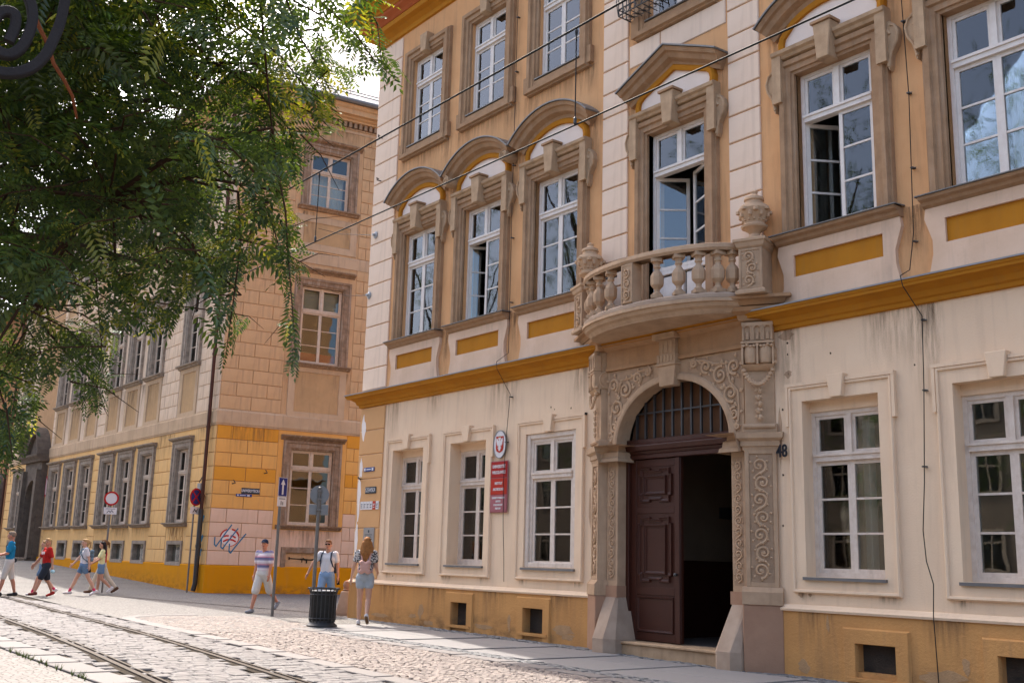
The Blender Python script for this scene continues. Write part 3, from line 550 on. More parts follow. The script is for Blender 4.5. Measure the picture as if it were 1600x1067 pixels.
# ---- door
b = MB(); b.box(-1.19, 1.19, .04, .20, 2.99, 3.06); b.sweep([(-1.19, 3.06), (1.19, 3.06)], [(0, -.2), (0, .0), (.05, .03), (.06, .07), (.14, .09), (.18, .05), (.19, .02), (.25, .02), (.25, -.2)], M=Matrix.Translation((0, .06, 0))); b.box(-1.19, -1.12, .03, .2, .14, 3.0); b.box(1.12, 1.19, .03, .2, .14, 3.0)
door = part(b, 'door', 'door_wood', A, bevel=.006)
arcp = [(x, z) for x, z in arc(0, 3.2, 1.19, 0, 180, 28, .96)]
part(MB().extr(arcp+[(-1.19, 3.3), (1.19, 3.3)][:0], .16, .20), 'fanlight_panel', 'grille_panel', door)
for k in range(11):
    x = -1.0+.2*k; zt = 3.2+.96*math.sqrt(max(0, 1-(x/1.19)**2)); part(MB().box(x-.016, x+.016, .08, .12, 3.26, zt), 'grille_bar', 'dark_iron', door)
part(MB().box(-1.0, 1.0, .085, .115, 3.72, 3.745), 'grille_rail', 'dark_iron', door)
def leaf_door():
    b = MB(); b.box(0, 1.08, .0, .06, .16, 2.98); bars(b, 0, 1.08, .16, 2.98, .12, -.012, .0); b.box(.12, .96, -.012, 0, .86, .98); b.box(.12, .96, -.012, 0, 2.12, 2.22); b.box(.98, 1.08, -.035, -.012, .16, 2.98); return b
lf = part(leaf_door, 'door_leaf', 'door_wood', door, (-1.12, .10, 0), key='dleaf', bevel=.005)
def notched(z0, z1, x0=.17, x1=.90, n=.09):
    h = .10; return [(x0, z0+h), (x0, z1-h), (x0+.05, z1-h), (x0+.05, z1), (x0+.26, z1), (x0+.26, z1-.035), (x1-.26, z1-.035), (x1-.26, z1), (x1-.05, z1), (x1-.05, z1-h), (x1, z1-h), (x1, z0+h), (x1-.05, z0+h), (x1-.05, z0), (x1-.26, z0), (x1-.26, z0+.035), (x0+.26, z0+.035), (x0+.26, z0), (x0+.05, z0), (x0+.05, z0+h)]
mpr = [(-.045, .0), (-.04, .012), (-.02, .018), (-.012, .035), (.0, .035), (.008, .0)]
b = MB()
for z0, z1 in ((2.30, 2.83), (1.06, 2.06)):
    b.sweep(notched(z0, z1), mpr, True); b.sweep([(.30, z0+.12), (.30, z1-.12), (.77, z1-.12), (.77, z0+.12)], mpr, True)
b.sweep([(.15, .30), (.15, .83), (.92, .83), (.92, .30)], [(-.03, 0), (-.02, .02), (0, .025), (.01, 0)], True)
part(b, 'panel_moulding', 'door_wood', door, (-1.12, .10, 0))
part(leaf_door, 'door_leaf', 'door_wood', door, (1.12, .22, 0), R(97), key='dleaf', bevel=.005)
part(MB().lathe([(.012, 0), (.02, .015), (.02, .03), (.03, .045), (.03, .06), (.01, .07)], 10, M=Matrix.Translation((-.09, .07, 1.18)) @ Matrix.Rotation(R(90), 4, 'X')), 'door_knob', 'dark_iron', door)
part(MB().box(-1.17, 1.17, -.20, .35, -.2, .13).box(-1.2, 1.2, -.23, .3, .10, .145), 'threshold', 'brown_stone_light', door, bevel=.012)
# ---- wrought iron window guard on the third floor
b = MB(); x0, x1, y0, z0, z1 = -1.02, 1.02, -.38, 10.72, 11.62
for z in (z0, z0+.12, z1-.1, z1): b.tube([(x0, 0, z), (x0, y0, z), (x1, y0, z), (x1, 0, z)], .013, 5)
for k in range(5): b.tube([(x0+.004, y0*k/4, z0), (x0+.004, y0*k/4, z1)], .009, 4); b.tube([(x1-.004, y0*k/4, z0), (x1-.004, y0*k/4, z1)], .009, 4)
for k in range(15): x = x0+(x1-x0)*k/14; b.tube([(x, y0, z0), (x, y0-.05, z0+.25), (x, y0, z0+.5), (x, y0, z1)], .009, 4); b.tube([(x, y0, z0), (x, 0, z0)], .008, 4)
for k in range(14):
    x = x0+(x1-x0)*(k+.5)/14; b.tube([(x+.06*math.cos(t*.7), y0, z0+.06+.05*math.sin(t*.7)) for t in range(10)], .007, 4); b.tube([(x+.055*math.cos(t*.7), y0/2+.06*math.sin(t*.7), z0) for t in range(10)], .007, 4)
part(b, 'iron_window_guard', 'dark_iron', A)

# ---- old anchor holes and patches in the ground floor plaster
mat('hole_dark', (.05, .03, .02), .95); mat('patch_plaster', (.50, .34, .22), .95, (.42, .28, .18), 9., .6, .4, 50)
r8 = random.Random(12)
for x, z, r_ in ((2.13, 4.47, .018), (2.13, 4.30, .014), (2.85, 4.22, .016), (2.02, 3.52, .015), (2.0, 2.6, .016), (2.14, 4.02, .014), (-3.1, 4.05, .014), (-3.0, 4.0, .012), (-2.55, 3.98, .015), (1.98, 1.9, .013), (4.1, 3.9, .012), (-8.2, .95, .012)):
    part(MB().extr([(x+r_*math.cos(k*1.05)*r8.uniform(.7, 1.3), z+r_*math.sin(k*1.05)*r8.uniform(.7, 1.5)) for k in range(6)], -.0035, .002), 'plaster_hole', 'hole_dark', wg)
def blotch(x, z, w_, h, n=14): return [(x+w_*math.cos(2*math.pi*k/n)*r8.uniform(.55, 1.15), z+h*math.sin(2*math.pi*k/n)*r8.uniform(.55, 1.15)) for k in range(n)]
for x, z, w_, h in ((2.12, 4.58, .14, .09), (2.13, 4.02, .07, .06), (1.97, 3.1, .035, .5), (2.25, .98, .05, .04), (2.4, 1.0, .03, .05), (-2.02, 2.2, .03, .4)): part(MB().extr(blotch(x, z, w_, h), -.0035, .002), 'plaster_patch', 'patch_plaster', wg)
mat('bare_patch', (.44, .27, .14), .95, (.33, .20, .11), 7., .7, .5, 50)
for x, z, w_, h in ((-7.0, .30, .10, .16), (-7.3, .18, .16, .05), (-4.1, .24, .05, .18), (-2.6, .20, .30, .10), (-2.5, .10, .20, .06), (-4.9, .12, .30, .05), (-8.6, .12, .35, .05), (2.3, .05, .10, .10), (4.3, .10, .30, .10), (4.6, .25, .06, .10), (4.9, .02, .25, .06), (2.7, .62, .03, .12), (-6.7, .08, .25, .04)): part(MB().extr(blotch(x, z, w_, h), -.0535, -.045), 'bare_patch', 'bare_patch', pl)
mat('bare_white', (.80, .73, .68), .95, (.72, .64, .58), 5., .5, .3, 50)
for x, z, w_, h in ((-9.72, 4.2, .10, .30), (-9.78, 2.7, .09, .55), (-9.80, 1.7, .07, .5), (-9.74, 3.3, .07, .25)): part(MB().extr(blotch(x, z, w_, h), -.0265, -.02), 'bare_patch', 'bare_white', wg)

# ---- rain streaks and splash dirt
def stain(par, x0, x1, z0, z1, y, material): m = MB(); m.quad((x0, y, z0), (x1, y, z0), (x1, y, z1), (x0, y, z1)); part(m, 'grime_stain', material, par)
for x, w_, h in ((-8.6, .8, .9), (-6.9, .6, .6), (-4.5, 1.0, .8), (-2.3, .5, 1.0), (2.15, .45, 1.5), (3.9, 1.2, .9), (4.3, .5, 1.6), (6.3, .8, .8), (7.6, .8, 1.1)): stain(wg, x-w_/2, x+w_/2, 4.67-h, 4.67, -.0045, 'drip_grime')
for a, b_, _ in GW:
    for x in (a-.02, b_+.02): w_ = r8.uniform(.12, .25); stain(wg, x-w_, x+w_, .87, 1.0, -.0045, 'dark_drip_grime')
for i, x in enumerate(AXES):
    for s in (-1, 1):
        if i != 3: w_ = r8.uniform(.10, .16); stain(wl, x+s*1.12-w_, x+s*1.12+w_, 5.05, 6.0, -.0045, 'dark_drip_grime')
        w_ = r8.uniform(.16, .28); stain(wl, x+s*1.0-w_, x+s*1.0+w_, r8.uniform(7.6, 8.4), 9.25, -.0045, 'drip_grime'); w_ = r8.uniform(.2, .3); stain(wl, x+s*.85-w_, x+s*.85+w_, 9.8-r8.random()*.3, 10.34, -.0045, 'dark_drip_grime')
    stain(wl, x-.7, x+.7, 9.82, 10.34, -.0048, 'drip_grime')
stain(pl, 1.97, 9.9, -.3, .42, -.0525, 'splash_grime'); stain(pl, -9.9, -1.97, -.1, .45, -.0525, 'splash_grime')
for x in (-8.3, -6.5, -4.6, -2.7, 2.5, 4.4, 6.3): stain(pl, x-.35, x+.35, .2, .76, -.0528, 'drip_grime')
# ============================================================ the ochre block-faced building across the side street
mat('ochre_plaster', (0.74, 0.39, 0.115), .9, (0.64, 0.325, 0.09), 1.3, .6, .25, 40, streak=(.42, .25, .12), samt=.3)
mat('ochre_deep', (0.68, 0.3, 0.04), .9, (0.58, 0.255, 0.04), 1.3, .6, .25, 40)
mat('joint_plaster', (0.45, 0.265, 0.135), .95, (0.34, 0.2, 0.1), 3., .6, .2, 40)
mat('pink_plaster', (0.7, 0.485, 0.35), .9, (0.61, 0.4, 0.27), 1.2, .6, .2, 40, streak=(.48, .32, .2), samt=.3)
mat('tan_plaster', (0.58, 0.365, 0.195), .9, (0.48, 0.295, 0.15), 1.2, .7, .25, 40, streak=(.28, .18, .11), samt=.45)
mat('tan_panel', (0.48, 0.3, 0.15), .9, (0.37, 0.235, 0.12), 1.4, .7, .25, 40, streak=(.22, .14, .09), samt=.45)
mat('street_plaster', (0.68, 0.51, 0.36), .9, (0.56, 0.4, 0.265), 1.2, .7, .25, 40, streak=(.30, .22, .17), samt=.5)
mat('band_plaster', (0.52, 0.36, 0.225), .9, (0.4, 0.275, 0.165), 1.2, .7, .25, 40, streak=(.24, .17, .12), samt=.5)
mat('yellow_plinth', (0.62, 0.25, 0.006), .9, (0.54, 0.21, 0.01), 1.2, .5, .25, 40, streak=(.42, .21, .06), samt=.3)
mat('weathered_wood', (0.32, 0.21, 0.135), .9, (0.17, 0.11, 0.07), 6., .8, .5, 50, streak=(.46, .38, .30), samt=.75)
mat('weathered_grey', (0.36, 0.285, 0.215), .9, (0.2, 0.155, 0.115), 6., .8, .5, 50, streak=(.38, .33, .28), samt=.6)
mat('dark_portal_stone', (.16, .125, .095), .9, (.09, .07, .055), 4., .7, .4, 50)
mat('slate_roof', (.40, .37, .36), .45, (.33, .30, .29), 2., .6, .3, 8, spec=.5)
mat('drain_brown', (.085, .04, .03), .5, (.06, .03, .025), 5., .5, .1, 30)
mat('dentil_stone', (.33, .23, .15), .9, (.25, .17, .11), 4., .6, .2, 50)
mat('ochre_street', (0.74, 0.45, 0.185), .9, (0.64, 0.37, 0.14), 1.2, .6, .25, 40, streak=(.46, .29, .16), samt=.45)
BX, BY, BANG = -35.444, 2.319, R(81.79)
B = thing('corner_building', 'ochre building scored like stone blocks with weathered windows across the side street', 'building', (BX, BY, 0))
SIDE_LEN, STREET_LEN = 11., 29.
cB, sB = math.cos(BANG), math.sin(BANG)
def sloc(u, y=0., z=0.): return (cB*u-sB*y, sB*u+cB*y, z)       # side-wall frame to building frame
FLOORS = ((2.38, 2.67), (8.22, 2.90), (14.20, 2.20))
PLZ = .93
su = [-2.96, -6.72, -9.20, -11.60, -14.60, -17.10, -19.60, -26.6]
sw2 = .60
# backing walls, recessed to the depth of the joints
h_st = [(u-sw2, u+sw2, z, z+h, .4) for u in su for z, h in FLOORS]+[(u-.62, u+.62, .98, 1.60, .4) for u in su]+[(-23.7, -21.7, -.5, 4.9, .8)]
m = MB(); wall(m, -STREET_LEN, 0, -.5, 18.2, h_st); bw_st = part(m, 'street_wall', 'joint_plaster', B)
h_sd = [(3.5-.79, 3.5+.79, z, z+h, .4) for z, h in FLOORS]+[(2.75, 4.22, .80, 1.42, .12)]
m = MB(); wall(m, 0, SIDE_LEN, -.5, 18.2, h_sd); bw_sd = part(m, 'side_wall', 'joint_plaster', B, (0, 0, 0), BANG)
m = MB(); e = sloc(SIDE_LEN); m.quad((-STREET_LEN, 0, -1), (-STREET_LEN, 12, -1), (-STREET_LEN, 12, 18.2), (-STREET_LEN, 0, 18.2)); m.quad((-STREET_LEN, 12, -1), (e[0], e[1], -1), (e[0], e[1], 18.2), (-STREET_LEN, 12, 18.2)); part(m, 'back_wall', 'tan_plaster', B)
m = MB()
for z0, z1 in ((-.3, 5.5), (6.0, 12.0), (12.5, 17.5)):
    pl4 = [(-STREET_LEN+.3, .42), (-.5, .42), (cB*(SIDE_LEN-.5)-.6, sB*(SIDE_LEN-.5)), (-STREET_LEN+.3, 10)]
    m.quad(*[(x, y, z0) for x, y in pl4]); m.quad(*[(x, y, z1) for x, y in pl4]); bk = [(-STREET_LEN+.3, 4.5), (-5.5, 4.5), (cB*(SIDE_LEN-.5)-4.6, sB*(SIDE_LEN-.5))]
    for (a, b_), (c, d) in zip(bk, bk[1:]): m.quad((a, b_, z0), (c, d, z0), (c, d, z1), (a, b_, z1))
part(m, 'rooms', 'room_dark', B)
# smooth plaster around the windows (panels between the block piers)
m1, m2, m3 = MB(), MB(), MB()
def smooth_zone(x0, x1, rot, tgt, z0, z1, holes, material, name, d=.018):
    m = MB(); wall(m, x0, x1, z0, z1, [h for h in holes if h[0] >= x0 and h[1] <= x1 and h[2] >= z0 and h[3] <= z1], -d, d); return part(m, name, material, tgt)
bays = [(-3.95, -1.97), (-12.50, -5.80), (-20.50, -13.55), (-27.6, -25.6)]
for a, b_ in bays:
    smooth_zone(a, b_, 0, bw_st, PLZ, 5.73, h_st, 'ochre_street', 'bay_plaster'); smooth_zone(a, b_, 0, bw_st, 6.28, 12.2, h_st, 'street_plaster', 'bay_plaster'); smooth_zone(a, b_, 0, bw_st, 12.2, 17.5, h_st, 'street_plaster', 'bay_plaster')
smooth_zone(2.20, 4.78, 0, bw_sd, 2.2, 5.73, h_sd, 'ochre_plaster', 'bay_plaster'); smooth_zone(2.20, 4.78, 0, bw_sd, .78, 2.2, h_sd, 'pink_plaster', 'bay_plaster')
smooth_zone(2.20, 4.78, 0, bw_sd, 6.28, 12.2, h_sd, 'tan_plaster', 'bay_plaster'); smooth_zone(2.20, 4.78, 0, bw_sd, 12.2, 17.5, h_sd, 'tan_plaster', 'bay_plaster')
# the scored blocks, one by one
ROWS = [(PLZ+.4785*i, PLZ+.4785*(i+1), 0) for i in range(10)]+[(6.28+.484*i, 6.28+.484*(i+1), 1) for i in range(12)]+[(12.46+.458*i, 12.46+.458*(i+1), 2) for i in range(11)]
far = {'ochre_street': MB(), 'street_plaster': MB()}
def row_cuts(a, b_, i, ln):
    L = b_-a; n = max(1, round(L/ln)); cuts = [a]
    if n == 1: return [a, b_] if (i % 2 or L < 1.3) else [a, a+L*.5, b_]
    off = .5 if i % 2 else 1.
    x = a+L/n*off
    while x < b_-.25: cuts.append(x); x += L/n
    return cuts+[b_]
for i, (z0, z1, fl) in enumerate(ROWS):
    for a, b_, near in ((-1.97, 0, 1), (-5.80, -3.95, 1), (-13.55, -12.50, 1), (-20.9, -20.50, 1), (-25.6, -24.6, 0), (-STREET_LEN, -27.6, 0)):
        mt = 'ochre_street' if fl == 0 else 'street_plaster'; c = row_cuts(a, b_, i, 1.0)
        for x0, x1 in zip(c, c[1:]):
            if near and (a > -7 or fl == 0): block(bw_st, mt, x0, x1, z0, z1)
            else:
                bm_ = block_mesh(x1-x0-.018, z1-z0-.018, .03); far[mt].add(bm_.v, bm_.f, Matrix.Translation(((x0+x1)/2, 0, (z0+z1)/2)))
    for a, b_ in ((0., 2.20), (4.78, 6.6)):
        mt = ('pink_plaster' if i < 4 else 'ochre_plaster' if i % 3 else 'ochre_deep') if fl == 0 else 'tan_plaster'
        c = row_cuts(a, b_, i+(1 if a > 3 else 0), 1.25 if a < 1 else .62)
        for x0, x1 in zip(c, c[1:]): block(bw_sd, mt, x0, x1, z0, z1)
m = MB(); m.quad((6.62, -.03, PLZ), (SIDE_LEN, -.03, PLZ), (SIDE_LEN, -.03, 17.5), (6.62, -.03, 17.5)); part(m, 'plain_side_plaster', 'tan_plaster', bw_sd)
for k, mb_ in far.items(): part(mb_, 'far_blocks', k, bw_st, kind='stuff')
# plinth, bands, cornice run round the corner
PB = [sloc(SIDE_LEN)[:2], (0, 0), (-STREET_LEN, 0)]
m = MB(); m.plan([PB[0], PB[1], (-21.5, 0)], [(-.2, -1.), (.06, -1.), (.06, PLZ-.03), (.04, PLZ), (-.2, PLZ)]); m.plan([(-23.9, 0), PB[2]], [(-.2, -1.), (.06, -1.), (.06, PLZ-.03), (.04, PLZ), (-.2, PLZ)])
part(m, 'plinth', 'yellow_plinth', B)
part(MB().plan(PB, [(0, 5.70), (.05, 5.71), (.06, 5.76), (.08, 5.78), (.08, 6.20), (.05, 6.24), (.03, 6.28), (0, 6.28)]), 'storey_band', 'band_plaster', B)
part(MB().plan(PB, [(0, 12.0), (.045, 12.0), (.05, 12.40), (.03, 12.45), (0, 12.46)]), 'storey_band', 'band_plaster', B)
part(MB().plan(PB, [(0, 17.45), (.04, 17.45), (.05, 17.56), (.10, 17.58), (.10, 17.62), (0, 17.62)]), 'frieze_moulding', 'band_plaster', B)
m = MB()
for k in range(int(SIDE_LEN/.21)): m.box(.06+.21*k, .18+.21*k, -.20, .0, 17.63, 17.83, Matrix.Rotation(BANG, 4, 'Z'))
for k in range(60): m.box(-.18-.21*k, -.06-.21*k, -.20, .0, 17.63, 17.83)
part(m, 'dentil_course', 'dentil_stone', B, kind='stuff')
part(MB().plan(PB, [(0, 17.84), (.24, 17.84), (.26, 17.90), (.36, 17.94), (.40, 18.0), (.55, 18.02), (.56, 18.20), (.62, 18.24), (.70, 18.36), (0, 18.38)]), 'eaves_cornice', 'tan_plaster', B)
part(MB().plan(PB, [(.70, 18.40), (.74, 18.36), (.82, 18.37), (.86, 18.44), (.84, 18.52), (.70, 18.53)]), 'gutter', 'lead', B)
ev = [(.70*sB+sloc(SIDE_LEN)[0], sloc(SIDE_LEN)[1]), (.78, -.72), (-STREET_LEN, -.72)]
m = MB(); rg1 = (sloc(SIDE_LEN)[0]-6.5, sloc(SIDE_LEN)[1]); rg = (-5.2, 6.)
m.add([(*ev[0], 18.5), (*ev[1], 18.5), (*ev[2], 18.5), (-STREET_LEN, 6., 24.6), (*rg, 24.6), (rg1[0], rg1[1], 24.6)], [(0, 1, 4, 5), (1, 2, 3, 4)])
m.add([(ev[0][0], ev[0][1], 18.45), (.78, -.72, 18.45), (-STREET_LEN, -.72, 18.45), (-STREET_LEN, 12, 18.45), (-6, 12, 18.45)], [(0, 1, 2, 3, 4)])
roof_b = part(m, 'roof', 'slate_roof', B)
m = MB()
def on_roof(s, h):      # point on the side slope: s along the eaves, h = 0..1 up the slope
    a = Vector((*ev[1], 18.5)).lerp(Vector((*ev[0], 18.5)), s); b_ = Vector((*rg, 24.6)).lerp(Vector((*rg1, 24.6)), s); return a.lerp(b_, h)+Vector((.05, 0, .06))
for h in (.045, .085): m.tube([on_roof(s/6, h) for s in range(7)], .018, 5)
for s in (.25, .42): m.tube([on_roof(s, 1.), on_roof(s+.12, .05)], .014, 5)
part(m, 'roof_wires', 'cable_black', B)
# windows
def b_window(loc, rot, hw, h, hood, wood, paint, sill=True, zt=None, panel=None, tagk='', cas=None):
    """weathered window: wooden surround, hood moulding, sill, casement, sunken panel below (heights from the sill)"""
    def sur():
        b = MB(); b.sweep([(-hw, 0), (-hw, h), (hw, h), (hw, 0)], [(-.03, -.3), (0, .03), (.05, .05), (.06, .08), (.20, .085), (.22, .12), (.30, .12), (.32, .02)]); return b
    wn = part(sur, 'window', wood, B, loc, rot, key=('bsur', hw, h, wood))
    part(lambda: MB().sweep([(-hw-.42, h+hood), (hw+.42, h+hood)], [(-.10, .03), (-.03, .10), (0, .20), (.05, .25), (.075, .25), (.09, .02)]), 'hood', wood, wn, key=('bhood', hw, h, hood, wood))
    part(lambda: MB().sweep([(-hw-.42, -.16), (hw+.42, -.16)], [(0, .02), (.02, .12), (.08, .16), (.10, .24), (.145, .25), (.16, -.2)]), 'sill', wood, wn, key=('bsill', hw, wood))
    casement(wn, 2*hw, h, zt or h*.68, 3, .12, paint, 'old_glass', tag_='B'+tagk)
    if panel:
        z0, z1, w_ = panel; part(lambda: MB().sweep([(-w_, z0), (-w_, z1), (w_, z1), (w_, z0)], [(0, .018), (.02, .05), (.26, .055), (.28, .018)], True), 'panel_frame', 'band_plaster', wn, key=('bpf', panel)); part(lambda: MB().box(-w_, w_, -.022, 0, z0, z1), 'sunk_panel', 'tan_panel', wn, key=('bpp', panel))
    return wn
wA = b_window(sloc(3.5, 0, 2.38), BANG, .79, 2.67, .42, 'weathered_wood', 'old_paint', zt=2.02, tagk='1')
wB = b_window(sloc(3.5, 0, 8.22), BANG, .79, 2.90, .60, 'weathered_wood', 'old_paint', zt=1.98, panel=(-1.80, -.34, .83), tagk='2')
wC = b_window(sloc(3.5, 0, 14.2), BANG, .79, 2.20, .40, 'weathered_wood', 'old_paint', zt=1.45, panel=(-1.42, -.62, .92), tagk='3')
mat('red_blind', (.42, .06, .02), .8); mat('pale_blind', (.50, .47, .40), .8)
part(MB().box(-.7, .7, .32, .34, .05, .45), 'blind', 'red_blind', wB); part(MB().box(-.7, .7, .30, .32, 2.0, 2.8), 'blind', 'pale_blind', wB); curtain(wC, -.7, .7, .05, 1.6, .45, seed=77)
for i, u in enumerate(su):
    for fl, (z, h) in enumerate(FLOORS):
        if fl == 0: b_window((u, 0, z), 0, sw2, h, .34, 'weathered_grey', 'old_paint', zt=1.82, tagk='s1')
        else: b_window((u, 0, z), 0, sw2, h, .40, 'weathered_grey', 'old_paint', zt=h*.68, panel=(-1.80, -.34, .62) if fl == 1 else (-1.42, -.62, .62), tagk='s%d' % fl)
    bwf = part(lambda: MB().sweep([(-.62, 0), (-.62, .62), (.62, .62), (.62, 0)], [(-.03, -.3), (0, .06), (.12, .07), (.13, .02)], True), 'basement_window', 'weathered_grey', B, (u, 0, .98), key='bbw')
    part(lambda: bars(MB(), -.45, .45, .05, .58, .07, .10, .16) or MB().box(-.5, .5, .1, .14, .02, .6), 'pane', 'old_glass', bwf, key='bbwp')
m = MB(); m.sweep([(-.735, -.31), (-.735, .31), (.735, .31), (.735, -.31)], [(0, -.1), (0, .05), (.16, .06), (.19, .02)], True); bl = part(m, 'blocked_window', 'weathered_wood', B, sloc(3.485, 0, 1.11), BANG)
part(MB().box(-.735, .735, .06, .1, -.31, .31), 'blocking_panel', 'tan_plaster', bl)
mat('black_paint', (.03, .025, .02), .8)
m = MB(); t = .045; m.extr([(-.60, .06), (-.60, .16), (-.56, .16), (-.55, .125), (-.2, .11), (-.1, .12), (-.05, .14), (.0, .11), (.2, .095), (.3, .11), (.42, .09), (.62, .10), (.62, .03), (.42, .04), (.2, .05), (.1, .05), (.09, -.04), (.05, -.06), (.04, .04), (-.08, .06), (-.09, -.02), (-.12, -.02), (-.12, .06), (-.3, .08), (-.55, .085), (-.56, .06)], t, t+.008)
part(m, 'graffiti_launcher', 'black_paint', bl)
# drainpipe on the corner
m = MB(); m.tube([(-.42, -.16, 18.2), (-.42, -.16, 2.75)], .065, 10)
for z in (3.2, 5.6, 8.2, 11.0, 14.0): m.tube([(-.42, -.16, z), (-.42, -.16, z+.09)], .08, 10)
part(m, 'drainpipe', 'drain_brown', B, smooth=True)
m = MB(); m.tube([(-.42, -.16, 2.80), (-.42, -.16, .30), (-.46, -.2, .05)], .085, 10); m.tube([(-.42, -.16, 1.5), (-.42, -.16, 1.6)], .1, 10); part(m, 'drainpipe_foot', 'dark_iron', B, smooth=True)
# old portal far down the street side
PU = -22.7
m = MB(); m.extr([(-1.55, -.6), (-1.55, 5.9), (1.55, 5.9), (1.55, -.6), (1.0, -.6), (1.0, 3.7)]+arc(0, 3.7, 1.0, 0, 180, 16)[1:-1]+[(-1.0, 3.7), (-1.0, -.6)], -.30, .05); pb = part(m, 'old_portal', 'dark_portal_stone', B, (PU, 0, 0))
m = MB(); m.sweep([(-1.8, 5.6), (1.8, 5.6)], [(0, 0), (.0, .45), (.1, .5), (.25, .65), (.35, .68), (.4, 0)]); m.sweep(arc(0, 5.6, 1.75, 170, 10, 18, 1.75), [(-.3, 0), (-.3, .4), (-.1, .45), (0, .65), (.06, .65), (.08, 0)]); m.extr(arc(0, 5.6, 1.5, 170, 10, 14), -.2, 0); part(m, 'portal_pediment', 'dark_portal_stone', pb)
m = MB()
for s in (-1, 1): m.box(min(s*1.08, s*1.5), max(s*1.08, s*1.5), -.5, -.28, .4, 5.2); m.box(min(s*1.0, s*1.58), max(s*1.0, s*1.58), -.6, -.28, -.6, .8)
part(m, 'portal_pilasters', 'dark_portal_stone', pb)
m = MB(); m.box(-1.0, 1.0, .3, .4, -.6, 4.8)
for r in range(9):
    for c in (-1, 1): m.box(min(c*.08, c*.92), max(c*.08, c*.92), .26, .3, -.3+.52*r, .12+.52*r)
part(m, 'portal_door', 'door_wood_dark', pb)
part(MB().box(-1.5, 1.5, -1.2, -.1, -.6, .85).box(-1.5, 1.5, -1.5, -1.2, -.6, .70), 'portal_step', 'weathered_grey', pb)
for u0, u1, z0, z1, tgt, mt_ in ((.2, 2.1, 4.6, 5.70, bw_sd, 'drip_grime'), (.0, 2.2, 10.6, 12.0, bw_sd, 'drip_grime'), (.0, 2.2, 16.2, 17.45, bw_sd, 'dark_drip_grime'), (2.2, 4.8, 16.75, 17.45, bw_sd, 'dark_drip_grime'), (4.8, 6.4, 15.8, 17.45, bw_sd, 'drip_grime'), (2.3, 3.0, 12.1, 14.0, bw_sd, 'dark_drip_grime'), (4.2, 4.8, 12.1, 14.0, bw_sd, 'dark_drip_grime'), (2.2, 2.8, 6.3, 8.0, bw_sd, 'dark_drip_grime'), (4.3, 4.8, 6.3, 8.0, bw_sd, 'drip_grime'), (2.3, 4.7, .95, 2.2, bw_sd, 'drip_grime'), (-1.9, -.1, 4.4, 5.7, bw_st, 'drip_grime'), (-5.8, -4.0, 4.6, 5.7, bw_st, 'dark_drip_grime'), (-5.8, -4., 9.5, 12., bw_st, 'dark_drip_grime'), (-1.9, -.1, 10, 12., bw_st, 'drip_grime'), (-12.5, -5.8, 6.3, 8.0, bw_st, 'dark_drip_grime'), (-20.5, -13.6, 6.3, 8.0, bw_st, 'dark_drip_grime'), (-12.5, -5.8, 1.6, 2.2, bw_st, 'drip_grime'), (-3.9, -2., 1.6, 2.2, bw_st, 'drip_grime')): stain(tgt, u0, u1, z0, z1, -.0325, mt_)
m = MB(); m.quad((0.05, -.0625, -.1), (6.5, -.0625, -.1), (6.5, -.0625, .4), (.05, -.0625, .4)); part(m, 'grime_stain', 'splash_grime', bw_sd); m = MB(); m.quad((-21, -.0625, -.1), (-.05, -.0625, -.1), (-.05, -.0625, .75), (-21, -.0625, .75)); part(m, 'grime_stain', 'splash_grime', bw_st)
# graffiti on the pink corner
mat('red_paint', (.50, .035, .02), .7); mat('blue_paint', (.03, .16, .27), .7); mat('pale_paint', (.70, .62, .58), .8); mat('faded_paint', (.50, .27, .10), .8); mat('blue_marker', (.06, .22, .36), .8)
def stroke(mb, pts, w_, y=-.034):
    for a, b_ in zip(pts, pts[1:]):
        d = Vector((b_[0]-a[0], b_[1]-a[1])); l = d.length; d /= l; n = Vector((-d.y, d.x))*w_/2
        mb.extr([(a[0]-n.x-d.x*w_*.3, a[1]-n.y-d.y*w_*.3), (a[0]+n.x-d.x*w_*.3, a[1]+n.y-d.y*w_*.3), (b_[0]+n.x, b_[1]+n.y), (b_[0]-n.x, b_[1]-n.y)], y-rnd.random()*.0008, y+.003)
gc = (.72, 1.86)
m = MB(); m.extr(arc(gc[0], gc[1], .40, 0, 352, 22, .36), -.0335, -.028); part(m, 'graffiti_disc', 'pale_paint', bw_sd, (gc[0]*.24, 0, gc[1]*.24)).scale = (.76, 1, .76)
m = MB(); stroke(m, [(gc[0]+.42*math.cos(R(t)), gc[1]+.38*math.sin(R(t))) for t in range(15, 80, 8)], .075, -.036); stroke(m, [(gc[0]+.42*math.cos(R(t)), gc[1]+.38*math.sin(R(t))) for t in range(110, 176, 8)], .06, -.036); stroke(m, [(gc[0]+.42*math.cos(R(t)), gc[1]+.38*math.sin(R(t))) for t in range(270, 380, 10)], .03, -.036)
for x0, x1, z0, z1 in ((-.28, -.04, .04, .08), (.06, .28, .08, .0), (-.26, -.02, -.17, -.08), (.04, .3, -.08, -.17)): stroke(m, [(gc[0]+x0, gc[1]+z0), ((x0+x1)/2+gc[0], gc[1]+(z0+z1)/2+.02), (gc[0]+x1, gc[1]+z1)], .075, -.036)
part(m, 'graffiti_red', 'red_paint', bw_sd, (gc[0]*.24, 0, gc[1]*.24)).scale = (.76, 1, .76)
m = MB()
